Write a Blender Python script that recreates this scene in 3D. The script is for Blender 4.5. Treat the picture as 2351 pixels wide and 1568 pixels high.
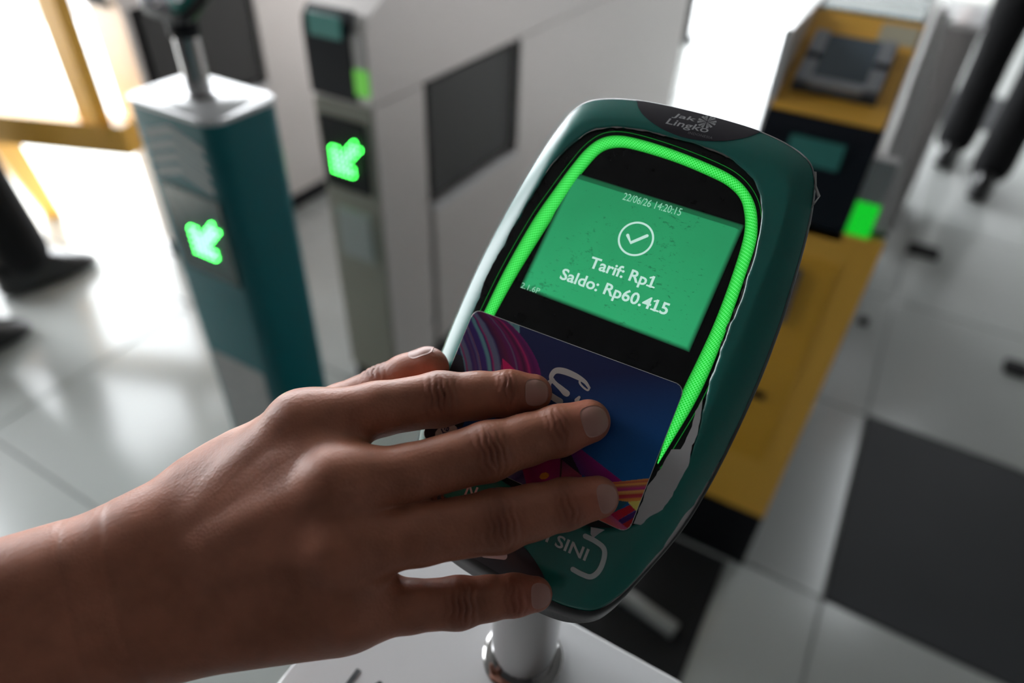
import bpy, bmesh, math, random
import numpy as np
from mathutils import Vector, Matrix
from mathutils.geometry import tessellate_polygon

random.seed(7); RNG = np.random.default_rng(7)
S = bpy.context.scene
for o in list(bpy.data.objects): bpy.data.objects.remove(o)
COL = S.collection
H = 1.23                                                   # camera height above the floor

# ------------------------------------------------------------------ camera
cam_d = bpy.data.cameras.new('camera'); cam = bpy.data.objects.new('camera', cam_d); COL.objects.link(cam)
cam_d.sensor_width = 36.0; cam_d.lens = 1567.0 / 2351.0 * 36.0
cam_d.clip_start = 0.01; cam_d.clip_end = 200
W3 = Matrix(((0.86513292, 0.34173253, -0.36710205), (0.50021923, -0.53477626, 0.68102502), (0.03641094, -0.77280866, -0.63359373)))
R3 = Matrix((W3.col[0], -W3.col[1], -W3.col[2])).transposed()
cam.matrix_world = Matrix.Translation((0, 0, H)) @ R3.to_4x4()
cam_d.dof.use_dof = True; cam_d.dof.focus_distance = 0.243; cam_d.dof.aperture_fstop = 4.6
cam_d.dof.aperture_blades = 0
S.camera = cam

# ------------------------------------------------------------------ light and exposure
S.view_settings.view_transform = 'Standard'; S.view_settings.look = 'None'
S.view_settings.gamma = 1.0; S.view_settings.exposure = 0.45; S.view_settings.use_curve_mapping = False
world = bpy.data.worlds.new('overcast_sky'); S.world = world; world.use_nodes = True
bg = world.node_tree.nodes['Background']; bg.inputs[0].default_value = (0.93, 0.97, 1.0, 1); bg.inputs[1].default_value = 9.0
sun_d = bpy.data.lights.new('sun', 'SUN'); sun = bpy.data.objects.new('sun', sun_d); COL.objects.link(sun)
sun_d.energy = 13.0; sun_d.angle = math.radians(4); sun_d.color = (1.0, 0.96, 0.9)
sun.rotation_euler = Vector((1.0, -0.43, -1.40)).to_track_quat('-Z', 'Y').to_euler()
def area(name, loc, size, energy, col=(1, 1, 1), rot=(0, 0, 0)):
    d = bpy.data.lights.new(name, 'AREA'); d.shape = 'RECTANGLE'; d.size, d.size_y = size; d.energy = energy; d.color = col
    o = bpy.data.objects.new(name, d); COL.objects.link(o); o.location = loc; o.rotation_euler = rot
    return o
area('ceiling_strip_light', (0.9, 4.6, 3.27), (0.25, 2.2), 18, (0.92, 0.97, 1.0))

# ------------------------------------------------------------------ helpers
def tag(o, label=None, cat=None, group=None, kind=None):
    for k, v in (('label', label), ('category', cat), ('group', group), ('kind', kind)):
        if v: o[k] = v
    return o
def link(name, me, m=None, parent=None):
    o = bpy.data.objects.new(name, me); COL.objects.link(o)
    if m is not None and not me.materials: me.materials.append(m)
    if parent is not None: o.parent = parent
    return o
def mk(name, V, F, m, parent=None, smooth=False, origin=None):
    """one mesh object; V in world metres, stored relative to its parent's place"""
    me = bpy.data.meshes.new(name)
    V = np.asarray(V, dtype=float)
    off = np.array(parent['base']) if parent is not None and 'base' in parent else np.zeros(3)
    me.from_pydata((V - off).tolist(), [], [tuple(int(i) for i in f) for f in F])
    if smooth: me.polygons.foreach_set('use_smooth', [True] * len(me.polygons))
    me.update()
    return link(name, me, m, parent)
def thing(name, loc, label, cat, group=None):
    o = bpy.data.objects.new(name, None); COL.objects.link(o); o.location = loc; o['base'] = [float(x) for x in loc]
    o.empty_display_size = 0.05
    return tag(o, label, cat, group)
class MB:
    """collects boxes, tubes and prisms into one mesh"""
    def __init__(s): s.v = []; s.f = []
    def add(s, V, F):
        n = len(s.v); s.v += [tuple(map(float, p)) for p in V]; s.f += [tuple(i + n for i in f) for f in F]; return s
    def box(s, x0, x1, y0, y1, z0, z1, ch=0.0):
        if ch <= 0:
            V = [(x, y, z) for z in (z0, z1) for x, y in ((x0, y0), (x1, y0), (x1, y1), (x0, y1))]
            return s.add(V, [(3, 2, 1, 0), (4, 5, 6, 7), (0, 1, 5, 4), (1, 2, 6, 5), (2, 3, 7, 6), (3, 0, 4, 7)])
        rings = []
        for z, c in ((z0, ch), (z0 + ch, 0), (z1 - ch, 0), (z1, ch)):
            rings.append([(x0 + c, y0 + c, z), (x1 - c, y0 + c, z), (x1 - c, y1 - c, z), (x0 + c, y1 - c, z)])
        return s.loft(rings)
    def loft(s, rings, cap0=True, cap1=True):
        n = len(rings[0]); V = [p for r in rings for p in r]; F = []
        for k in range(len(rings) - 1):
            for i in range(n):
                j = (i + 1) % n; F.append((k * n + i, k * n + j, (k + 1) * n + j, (k + 1) * n + i))
        if cap0: F.append(tuple(reversed(range(n))))
        if cap1: F.append(tuple((len(rings) - 1) * n + i for i in range(n)))
        return s.add(V, F)
    def tube(s, pts, rad, n=20, cap=True):
        pts = [Vector(p) for p in pts]; rad = rad if hasattr(rad, '__len__') else [rad] * len(pts); rings = []
        for i, p in enumerate(pts):
            t = (pts[min(i + 1, len(pts) - 1)] - pts[max(i - 1, 0)]).normalized()
            a = t.orthogonal().normalized() if i == 0 else (a0 - t * a0.dot(t)).normalized()
            a0 = a; b = t.cross(a)
            rings.append([tuple(p + rad[i] * (math.cos(q) * a + math.sin(q) * b)) for q in (2 * math.pi * k / n for k in range(n))])
        return s.loft(rings, cap, cap)
    def rrect(s, cx, cy, hx, hy, r, zs, n=8):
        """rounded rectangle column; zs = [(z, inset)]"""
        rings = []
        for z, ins in zs:
            ring = []
            for qx, qy, a0 in ((1, 1, 0), (-1, 1, 90), (-1, -1, 180), (1, -1, 270)):
                for k in range(n + 1):
                    a = math.radians(a0 + 90 * k / n); rr = max(r - ins * 0.5, 0.0005)
                    ring.append((cx + qx * (hx - ins - rr) + rr * math.cos(a), cy + qy * (hy - ins - rr) + rr * math.sin(a), z))
            rings.append(ring)
        return s.loft(rings)
    def build(s, name, m, parent=None, smooth=False):
        o = mk(name, s.v, s.f, m, parent)
        if smooth: auto_smooth(o)
        return o
def auto_smooth(o, ang=40):
    me = o.data; bm = bmesh.new(); bm.from_mesh(me)
    for f in bm.faces: f.smooth = True
    for e in bm.edges:
        if len(e.link_faces) == 2: e.smooth = e.calc_face_angle(0) < math.radians(ang)
    bm.to_mesh(me); bm.free()
def copy_tree(o, parent=None):
    c = o.copy(); COL.objects.link(c); c.parent = parent
    for ch in list(o.children): copy_tree(ch, c)
    return c

# ------------------------------------------------------------------ materials
def mat(name, col=(0.5, 0.5, 0.5), rough=0.5, metal=0.0, spec=0.5, noise=None, bump=None, emit=None, coat=0.0):
    m = bpy.data.materials.new(name); m.use_nodes = True; nt = m.node_tree; b = nt.nodes['Principled BSDF']
    b.inputs['Base Color'].default_value = (*col, 1); b.inputs['Roughness'].default_value = rough
    b.inputs['Metallic'].default_value = metal; b.inputs['Specular IOR Level'].default_value = spec
    b.inputs['Coat Weight'].default_value = coat
    if noise or bump:
        tc = nt.nodes.new('ShaderNodeTexCoord'); nz = nt.nodes.new('ShaderNodeTexNoise')
        nz.inputs['Scale'].default_value = (noise or bump)[0]; nz.inputs['Detail'].default_value = 5
        nt.links.new(tc.outputs['Object'], nz.inputs['Vector'])
        if noise:
            mx = nt.nodes.new('ShaderNodeMix'); mx.data_type = 'RGBA'
            k = noise[1]
            mx.inputs[6].default_value = (*[c * (1 - k) for c in col], 1); mx.inputs[7].default_value = (*[min(1, c * (1 + k)) for c in col], 1)
            nt.links.new(nz.outputs['Fac'], mx.inputs[0]); nt.links.new(mx.outputs[2], b.inputs['Base Color'])
        if bump:
            bp = nt.nodes.new('ShaderNodeBump'); bp.inputs['Strength'].default_value = bump[1]; bp.inputs['Distance'].default_value = bump[2]
            n2 = nt.nodes.new('ShaderNodeTexNoise'); n2.inputs['Scale'].default_value = bump[0]; n2.inputs['Detail'].default_value = 4
            nt.links.new(tc.outputs['Object'], n2.inputs['Vector'])
            nt.links.new(n2.outputs['Fac'], bp.inputs['Height']); nt.links.new(bp.outputs['Normal'], b.inputs['Normal'])
    if emit:
        b.inputs['Emission Color'].default_value = (*emit[:3], 1); b.inputs['Emission Strength'].default_value = emit[3]
    return m
def brushed(name, col, rough, axis=2, metal=0.85):
    m = mat(name, col, rough, metal); nt = m.node_tree; b = nt.nodes['Principled BSDF']
    tc = nt.nodes.new('ShaderNodeTexCoord'); mp = nt.nodes.new('ShaderNodeMapping'); nz = nt.nodes.new('ShaderNodeTexNoise')
    sc = [260, 260, 260]; sc[axis] = 3; mp.inputs['Scale'].default_value = sc; nz.inputs['Scale'].default_value = 1.0
    nt.links.new(tc.outputs['Object'], mp.inputs[0]); nt.links.new(mp.outputs[0], nz.inputs['Vector'])
    bp = nt.nodes.new('ShaderNodeBump'); bp.inputs['Strength'].default_value = 0.15; bp.inputs['Distance'].default_value = 0.001
    nt.links.new(nz.outputs['Fac'], bp.inputs['Height']); nt.links.new(bp.outputs['Normal'], b.inputs['Normal'])
    return m
M_tile = mat('light_tile', (0.45, 0.465, 0.45), 0.17, noise=(3.0, 0.05), bump=(40, 0.04, 0.001))
M_dark_tile = mat('dark_tile', (0.03, 0.032, 0.036), 0.5, spec=0.25, noise=(4.0, 0.15))
M_grout = mat('grout', (0.25, 0.245, 0.24), 0.8)
M_white = mat('white_paint', (0.86, 0.86, 0.86), 0.5)
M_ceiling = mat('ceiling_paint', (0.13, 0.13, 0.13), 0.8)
M_top = mat('white_gloss_top', (0.66, 0.66, 0.67), 0.16, noise=(9, 0.04), bump=(60, 0.05, 0.001))
M_teal = mat('teal_paint', (0.003, 0.135, 0.155), 0.38, noise=(6, 0.08), spec=0.35)
M_steel = brushed('brushed_steel', (0.66, 0.62, 0.60), 0.42, metal=0.45)
M_steel_dark = brushed('grey_steel', (0.34, 0.33, 0.33), 0.45)
M_chrome = mat('chrome', (0.40, 0.39, 0.39), 0.10, 1.0)
M_black = mat('black_plastic', (0.010, 0.010, 0.012), 0.45, spec=0.15)
M_navy = mat('dark_console', (0.011, 0.013, 0.019), 0.4, spec=0.15)
M_flap = mat('smoked_flap', (0.06, 0.06, 0.06), 0.4, spec=0.25)
M_yellow = mat('yellow_paint', (0.86, 0.46, 0.06), 0.42, noise=(5, 0.06))
M_matte = mat('matte_black', (0.014, 0.014, 0.015), 0.7, spec=0.2, bump=(300, 0.3, 0.002))
M_decal = mat('pale_decal', (0.4, 0.42, 0.41), 0.5)
M_glass = mat('display_glass', (0.16, 0.24, 0.25), 0.06, spec=0.8)
M_led = mat('green_led', (0.02, 0.3, 0.03), 0.4, emit=(0.06, 1.0, 0.10, 22.0))
M_led_soft = mat('green_led_strip', (0.02, 0.3, 0.03), 0.4, emit=(0.0, 1.0, 0.03, 0.36))
M_cloth = mat('dark_trousers', (0.010, 0.010, 0.011), 0.9, spec=0.2, bump=(200, 0.3, 0.002))
M_shirt = mat('white_shirt', (0.75, 0.75, 0.76), 0.9)
M_shoe = mat('black_leather', (0.008, 0.008, 0.009), 0.3)
M_hair = mat('black_hair', (0.01, 0.008, 0.007), 0.6)

# ------------------------------------------------------------------ the hall: floor, tiles, ceiling, walls
fb = MB().box(-9, 4, -3, 10, -0.12, -0.004)
floor = fb.build('floor', M_grout); tag(floor, 'floor of large light grey tiles with a few dark ones', kind='structure'); floor['base'] = [0, 0, 0]
TS, TX, TY = 0.6, 0.21, 0.957
def tile_mesh(name, m):
    g = 0.0022; b = MB().box(g, TS - g, g, TS - g, -0.012, 0.0)
    c = 0.0015; b = MB(); rings = []
    for z, k in ((-0.012, g), (-c, g), (0.0, g + c)):
        rings.append([(k, k, z), (TS - k, k, z), (TS - k, TS - k, z), (k, TS - k, z)])
    b.loft(rings, False, True)
    me = bpy.data.meshes.new(name); me.from_pydata(b.v, [], b.f); me.materials.append(m); return me
ME_T, ME_D = tile_mesh('tile', M_tile), tile_mesh('dark_tile', M_dark_tile)
dark = {(0, 0), (0, 5), (1, 3)}
for i in range(-8, 4):
    for j in range(-3, 12):
        if (i, j) in dark: o = bpy.data.objects.new('tile', ME_D); o['label'] = 'dark grey tile'
        else: o = bpy.data.objects.new('tile', ME_T)
        COL.objects.link(o); o.parent = floor; o.location = (TX + i * TS, TY + j * TS, 0)
ground = MB().box(-40, -4.6, -30, 40, -0.13, -0.006).build('ground', mat('pavement', (0.55, 0.54, 0.52), 0.7, noise=(2, 0.1)))
tag(ground, 'bright sunlit paving outside the hall', kind='structure')
tag(MB().box(-4.4, 3.4, -2.4, 8.2, 3.3, 3.5).build('ceiling', M_ceiling), 'plain dark grey ceiling of the hall', kind='structure')  # unseen; paint kept dark so less light bounces down
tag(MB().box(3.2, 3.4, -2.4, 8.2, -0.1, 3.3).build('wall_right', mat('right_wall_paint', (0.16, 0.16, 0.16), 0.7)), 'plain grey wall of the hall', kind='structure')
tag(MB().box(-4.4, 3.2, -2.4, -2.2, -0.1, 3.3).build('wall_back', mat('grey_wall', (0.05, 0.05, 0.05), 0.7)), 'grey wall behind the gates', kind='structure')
tag(MB().box(-1.2, 3.2, 8.0, 8.2, -0.1, 3.3).build('added_wall_front', M_white), 'unseen white wall added at the far end of the hall to cut daylight', kind='structure')  # unseen wall, added to tone down the overbright far floor
lw_ = MB().box(-4.4, -4.2, -2.2, -0.4, -0.1, 3.3); lw_.box(-4.4, -4.2, 0.75, 1.3, -0.1, 3.3); lw_.box(-4.4, -4.2, 7.7, 8.2, -0.1, 3.3); lw_.box(-4.4, -4.2, -0.4, 7.7, 3.22, 3.3)  # invented column dims floor reflections, wall parts shut out daylight
tag(lw_.build('added_wall_left', M_white), 'unseen white wall and column added to shape daylight from the wide entrance', kind='structure')

# ------------------------------------------------------------------ pedestals
def pedestal(cx, cy, hx, hy, label):
    zt = H - 0.33
    t = thing('reader_pedestal', (cx, cy, 0), label, 'pedestal')
    MB().rrect(cx, cy, hx, hy, 0.024, [(0.0, 0.0), (zt - 0.006, 0.0)]).build('column', M_teal, t, True)
    MB().rrect(cx, cy, hx + 0.0015, hy + 0.0015, 0.025, [(zt - 0.006, 0.0), (zt - 0.0015, 0.0), (zt, 0.0015)]).build('top_plate', M_top, t, True)['label'] = 'white glossy top plate'
    MB().rrect(cx, cy, hx + 0.008, hy + 0.008, 0.02, [(0.0, 0.0), (0.03, 0.0)]).build('plinth', M_black, t, True)
    return t, zt
ped_near, ZT = pedestal(-0.065, 0.1165, 0.092, 0.0585, 'pedestal with grey-white top right under the reader being tapped')
ped_far, ZT = pedestal(-0.785, 0.573, 0.083, 0.058, 'slim teal pedestal with a shiny white top and a glowing arrow')

def led_arrow(parent, cx, y, cz, size, lit, m=None, dirn=(-1, -1)):
    """arrow pointing down-left built of single round LEDs on a vertical panel facing -y"""
    pts = []
    n = 7; p = size / n
    for i in range(n):
        for j in range(n):
            a, b = i, j
            shaft = abs(a - b) <= 1 and a + b <= 11
            head = (b == 0 and a <= 4) or (a == 0 and b <= 4) or (b == 1 and a <= 4) or (a == 1 and b <= 4)
            if shaft or head: pts.append((cx - size / 2 + (a + .5) * p, cz - size / 2 + (b + .5) * p))
    me = None
    for k, (x, z) in enumerate(pts):
        if me is None:
            b = MB(); nn = 8; r = p * 0.19
            b.loft([[(rr * math.cos(q), yy, rr * math.sin(q)) for q in (2 * math.pi * i / nn for i in range(nn))] for rr, yy in ((r, 0), (r, -0.002), (r * .6, -0.0035))], False, True)
            me = bpy.data.meshes.new('led'); me.from_pydata(b.v, [], b.f); me.materials.append(m or M_led)
        o = bpy.data.objects.new('led', me); COL.objects.link(o); o.parent = parent
        base = parent['base'] if 'base' in parent else (0, 0, 0)
        o.location = (x - base[0], y - base[1], z - base[2])

# arrow panel, chevrons and notice on the far pedestal
FY = 0.573 - 0.058
pnl = MB().box(-0.835, -0.722, FY - 0.003, FY + 0.001, 0.655, 0.79).build('arrow_panel', mat('teal_panel_glass', (0.008, 0.05, 0.05), 0.12), ped_far); pnl['base'] = list(ped_far['base'])
led_arrow(pnl, -0.766, FY - 0.003, 0.722, 0.066, True)
for k in range(4):
    b = MB(); z = 0.872 - k * 0.018; x0, x1, xm = -0.838, -0.728, -0.783
    V = []
    for x, zz in ((x0, z - 0.010), (xm, z + 0.008), (x1, z - 0.010)):
        for y in (FY - 0.0007, FY - 0.0002): V += [(x, y, zz), (x, y, zz - 0.011)]
    F = []
    for q in (0, 4): F += [(q, q + 1, q + 5, q + 4), (q + 2, q + 6, q + 7, q + 3), (q, q + 4, q + 6, q + 2), (q + 1, q + 3, q + 7, q + 5)]
    b.add(V, F).build('chevron', M_decal, ped_far)['label'] = 'pale printed chevron'
nb = MB().box(-0.845, -0.725, FY - 0.0007, FY - 0.0002, 0.20, 0.485).build('notice', mat('notice_paper', (0.36, 0.36, 0.35), 0.6, noise=(90, 0.25)), ped_far)
nb['label'] = 'pale printed notice'

# ------------------------------------------------------------------ the reader
c0 = np.array([-0.0718218, 0.1617705, H - 0.1775612])
MU = np.array([0.99992245, 0.00800479, 0.00954028]); MV = -np.array([0.01237182, -0.72616924, -0.68740467]); MN = -np.array([0.00142533, 0.68746939, -0.72621195])
def uvw(u, v, w):
    u, v, w = (np.asarray(q, float)[..., None] for q in np.broadcast_arrays(u, v, w))
    return c0 + (u * MU + v * MV + w * MN) * 0.001
RO = (6.5, 40.0); RA = math.radians(2.2); CA, SA = math.cos(RA), math.sin(RA)
def T(L):
    """card-plane millimetres -> the reader's own straightened axes"""
    return [((u - RO[0]) * CA - (v - RO[1]) * SA, (u - RO[0]) * SA + (v - RO[1]) * CA) for u, v in L]
def rd(a, b, w):
    a, b = np.asarray(a, float), np.asarray(b, float)
    return uvw(RO[0] + a * CA + b * SA, RO[1] - a * SA + b * CA, w)
half = [(0, 87), (12, 86.8), (22, 86.2), (32, 84.6), (40, 82.2), (45, 79.2), (48, 75), (50, 70), (52.8, 58), (55.3, 40), (57.2, 20), (58, 0), (57.6, -22), (56.3, -41), (54, -57), (49.5, -73), (44.5, -87), (40, -94), (36, -97), (30, -98.9), (24, -99.8), (12, -100.4), (0, -100.6)]
outl = half + [(-a, b) for a, b in half[-2:0:-1]]
def smooth_closed(P, n=6):
    P = np.array(P, float); N = len(P); out = []
    for i in range(N):
        p0, p1, p2, p3 = P[i - 1], P[i], P[(i + 1) % N], P[(i + 2) % N]
        for k in range(n):
            t = k / n
            out.append(0.5 * ((2 * p1) + (-p0 + p2) * t + (2 * p0 - 5 * p1 + 4 * p2 - p3) * t * t + (-p0 + 3 * p1 - 3 * p2 + p3) * t ** 3))
    return np.array(out)
NA = 360; ANG = np.linspace(-math.pi, math.pi, NA, endpoint=False)
def polar(P):
    P = np.asarray(P, float); a = np.arctan2(P[:, 1], P[:, 0]); r = np.hypot(P[:, 0], P[:, 1]); o = np.argsort(a)
    return np.interp(ANG, a[o], r[o], period=2 * math.pi)
R_out = polar(smooth_closed(outl))
def drop(a, b):
    """how far the face falls away near its rounded rim"""
    a, b = np.asarray(a, float), np.asarray(b, float)
    t = np.arctan2(b, a); r = np.hypot(a, b); ro = np.interp(t, ANG, R_out, period=2 * math.pi)
    d = np.clip(ro - r, 0, 99); e = np.clip((11.5 - d) / 11.5, 0, 1)
    return 4.6 * e ** 1.45
def rface(a, b, w): return rd(a, b, w - drop(a, b))
def ringmesh(name, radii, ws, m, parent, cap=False, smooth=True):
    V = []; F = []
    for r, w in zip(radii, ws):
        V.append(rd(r * np.cos(ANG), r * np.sin(ANG), w))
    K = len(radii); V = np.concatenate(V)
    for k in range(K - 1):
        for i in range(NA):
            j = (i + 1) % NA; F.append((k * NA + i, k * NA + j, (k + 1) * NA + j, (k + 1) * NA + i))
    if cap: F.append(tuple((K - 1) * NA + i for i in range(NA)))
    return mk(name, V, F, m, parent, smooth)
def jag(scale, seed, octs=((3, 1.0), (9, .6), (31, .45), (77, .3))):
    g = np.random.default_rng(seed); o = np.zeros(NA)
    for f, a in octs: o += a * np.interp(np.arange(NA), np.linspace(0, NA, f * 3, endpoint=False), g.normal(size=f * 3), period=NA)
    return o * scale
PX, PY = -0.065, 0.147
reader = thing('card_reader', (PX, PY, ZT), 'tilted teal card reader with glowing green ring and lit screen, under the hand', 'card reader')
M_shell = mat('reader_shell', (0.022, 0.022, 0.024), 0.36, spec=0.35)
M_sticker = mat('teal_sticker', (0.007, 0.165, 0.14), 0.27, noise=(60, 0.06), bump=(900, 0.04, 0.0003), spec=0.75)
M_face = mat('reader_face_black', (0.006, 0.006, 0.007), 0.3)
M_panel = mat('reader_glass', (0.009, 0.009, 0.010), 0.26, spec=0.3, noise=(150, 0.4), bump=(700, 0.05, 0.0002))
M_paper = mat('torn_paper', (0.52, 0.50, 0.51), 0.8, noise=(120, 0.06))
M_print = mat('white_print', (0.62, 0.66, 0.65), 0.5)
M_print2 = mat('grey_print', (0.5, 0.5, 0.52), 0.5)
M_badge = mat('dark_badge_print', (0.026, 0.022, 0.032), 0.34)
M_pink = mat('pinkish_print', (0.62, 0.50, 0.52), 0.5)
# shell: from the rim back to the narrower rear
FLR = np.exp(-((np.abs(((ANG + math.pi / 2 + math.pi) % (2 * math.pi)) - math.pi)) / math.radians(25)) ** 4)
ringmesh('housing', [R_out - .7, R_out + .0 + FLR * 1.0, R_out + .25 + FLR * 2.2, R_out * .985 + FLR * 9.5, R_out * .945 + FLR * 10, R_out * .89, R_out * .5], [-5.0, -5.6, -7.0, -14, -22, -25.5, -26.5], M_shell, reader, cap=True)
rr = [R_out * 0 + 1e-3] + [np.maximum(R_out - d, 1) for d in (14, 10, 7.5, 5, 3, 1.2, 0.2)]
ringmesh('front_frame', rr, [-1.7 - drop(r * np.cos(ANG), r * np.sin(ANG)) for r in rr], M_face, reader)
# teal sticker with torn inner and outer edges
stick_in = T([(-42.6, 22), (-42.4, 32), (-42.0, 44.8), (-40.9, 54.8), (-40.0, 66.9), (-37.8, 81.7), (-35.2, 93.6), (-31.5, 101), (-27.8, 106.6), (-24.6, 109.6), (-17, 112.0), (-9.4, 112.9), (-1.4, 113.2), (7.1, 112.9), (20.6, 112.0), (27.3, 110.9), (34.1, 107.9), (38.8, 105.1), (43.1, 99.6), (46.0, 92.4), (47.6, 84.2), (48.6, 70.1), (49.0, 52.7), (49.2, 43.2), (49.3, 31.9), (51, 20), (52.5, 8), (53, 3), (52.3, -2), (51.5, -9.4), (50, -14.7), (47, -18.7), (44.5, -23), (38, -27), (31, -30.2), (20, -31.5), (5, -29.5), (-7, -29), (-20, -27), (-34, -20), (-40, -8), (-42.4, 8)])
R_in = polar(stick_in) + jag(0.22, 3)
tear = np.clip(1 - np.abs(((ANG - math.radians(-47) + math.pi) % (2 * math.pi)) - math.pi) / math.radians(33), 0, 1)
R_so = R_out - 0.25 - tear * (1.9 + jag(1.0, 11)).clip(0.1, 4.5)
def sticker_ring(lo, hi, w):
    fr = np.linspace(0, 1, 22) ** .8; rad = [lo + (hi - lo) * f for f in fr]
    return rad, [w - drop(r * np.cos(ANG), r * np.sin(ANG)) for r in rad]
rad, ws = sticker_ring(R_in, R_so, -0.9)
ringmesh('sticker', [rad[0]] + rad + [rad[-1]], [ws[0] - .45] + ws + [ws[-1] - .35], M_sticker, reader)['label'] = 'teal printed sticker with torn edges'
# paper core showing where the print has torn away
def poly(name, P, w, m, parent=reader, frame='rd', sub=0, face=True):
    P = [tuple(p) for p in P]
    if sub:
        Q = []
        for i, p in enumerate(P):
            q = P[(i + 1) % len(P)]
            n = max(1, int(math.hypot(q[0] - p[0], q[1] - p[1]) / sub))
            for k in range(n): Q.append((p[0] + (q[0] - p[0]) * k / n, p[1] + (q[1] - p[1]) * k / n))
        P = Q
    A = np.array(P); V = rface(A[:, 0], A[:, 1], w)
    V2 = rface(A[:, 0], A[:, 1], w - 0.25); n = len(P)
    tris = tessellate_polygon([[Vector((x, y, 0)) for x, y in P]])
    ar = sum(P[i][0] * P[(i + 1) % n][1] - P[(i + 1) % n][0] * P[i][1] for i in range(n))
    F = []
    for t in tris:
        s = (P[t[1]][0] - P[t[0]][0]) * (P[t[2]][1] - P[t[0]][1]) - (P[t[1]][1] - P[t[0]][1]) * (P[t[2]][0] - P[t[0]][0])
        F.append(t if s > 0 else t[::-1])
    for i in range(n):
        j = (i + 1) % n; F.append((i, i + n, j + n, j) if ar > 0 else (j, j + n, i + n, i))
    return mk(name, np.concatenate([V, V2]), F, m, parent)
def rough_poly(P, amp, step, seed):
    g = np.random.default_rng(seed); Q = []
    for i, p in enumerate(P):
        q = P[(i + 1) % len(P)]; L = math.hypot(q[0] - p[0], q[1] - p[1]); n = max(1, int(L / step))
        for k in range(n):
            j = 0 if k == 0 else amp
            Q.append((p[0] + (q[0] - p[0]) * k / n + g.normal() * j, p[1] + (q[1] - p[1]) * k / n + g.normal() * j))
    return Q
wp = T([(49.6, 25.0), (48.8, 20.1), (49.6, 14.9), (49.4, 12.2), (49.3, 9), (48.8, 6.2), (46.0, 5.0), (45.2, -1.1), (44.4, -5.2), (43.0, -9.7), (43.2, -23.2), (45.6, -22.6), (47.3, -18.9), (50.4, -14.9), (51.8, -9.4), (52.5, -2.2), (53.0, 3.3), (51.8, 9.0), (52.2, 13), (50.8, 20)])
poly('torn_paper', rough_poly(wp, 0.12, 1.3, 5), -0.72, M_paper)['label'] = 'bare white paper under the torn sticker'
tp = T([(30.2, -30.4), (31.0, -32.6), (32.4, -33.4), (33.6, -31.2), (35, -29.2), (32.4, -29.8)])
poly('torn_paper', tp, -0.72, M_paper)['label'] = 'small white torn flap under the card'
# white sliver along the lower right rim
i0 = [i for i in range(NA) if math.radians(-78) < ANG[i] < math.radians(-18)]
ro = R_so + 0.0; wd = (0.9 + jag(0.7, 21)).clip(0.15, 2.4) * np.clip(tear * 2.2, 0, 1)
A1 = [(float((ro[i] - .2) * np.cos(ANG[i])), float((ro[i] - .2) * np.sin(ANG[i]))) for i in i0]
A2 = [(float((ro[i] + wd[i]).clip(0, R_out[i] - .3) * np.cos(ANG[i])), float((ro[i] + wd[i]).clip(0, R_out[i] - .3) * np.sin(ANG[i]))) for i in i0]
n = len(i0); a1, a2 = np.array(A1), np.array(A2)
mk('torn_rim', np.concatenate([rface(a1[:, 0], a1[:, 1], -1.0), rface(a2[:, 0], a2[:, 1], -1.15)]), [(i, n + i, n + i + 1, i + 1) for i in range(n - 1)], M_paper, reader)['label'] = 'white torn paper edge along the rim'
i1 = [i for i in range(NA) if math.radians(8) < ANG[i] < math.radians(150)]
wd = (0.12 + jag(0.42, 33, ((5, 1.0), (17, .9), (60, .7), (110, .5)))).clip(0.03, 1.3)
B1 = np.array([((R_in[i] + .15) * np.cos(ANG[i]), (R_in[i] + .15) * np.sin(ANG[i])) for i in i1]); B2 = np.array([((R_in[i] - wd[i] * .8) * np.cos(ANG[i]), (R_in[i] - wd[i] * .8) * np.sin(ANG[i])) for i in i1]); n = len(i1)
mk('torn_rim', np.concatenate([rface(B1[:, 0], B1[:, 1], -0.80), rface(B2[:, 0], B2[:, 1], -0.55)]), [(i, i + 1, n + i + 1, n + i) for i in range(n - 1)], mat('torn_fibre', (0.16, 0.16, 0.155), .8), reader)['label'] = 'ragged paper fibres along the inner tear'
# lifted flap on the upper right rim
fl = T([(57.4, 114.5), (59.2, 109), (61.6, 105.4), (60.6, 102.0), (59.6, 100)])
V = np.concatenate([rd([p[0] for p in fl], [p[1] for p in fl], [-5.2, -4.0, -3.0, -4.2, -5.6]), rd([p[0] - .8 for p in fl], [p[1] for p in fl], -5.2)])
mk('torn_flap', V, [(0, 1, 6, 5), (1, 2, 7, 6), (2, 3, 8, 7), (3, 4, 9, 8)], mat('flap_back', (0.3, 0.29, 0.28), 0.7), reader)['label'] = 'curled grey flap of torn sticker'
# glass panel
rr = [R_in * 0 + 1e-3, R_in * .5, R_in * .9, R_in + .6]
ringmesh('glass_panel', rr, [-1.15, -1.15, -1.15, -1.3], M_panel, reader)['label'] = 'scratched black glass panel'
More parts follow.
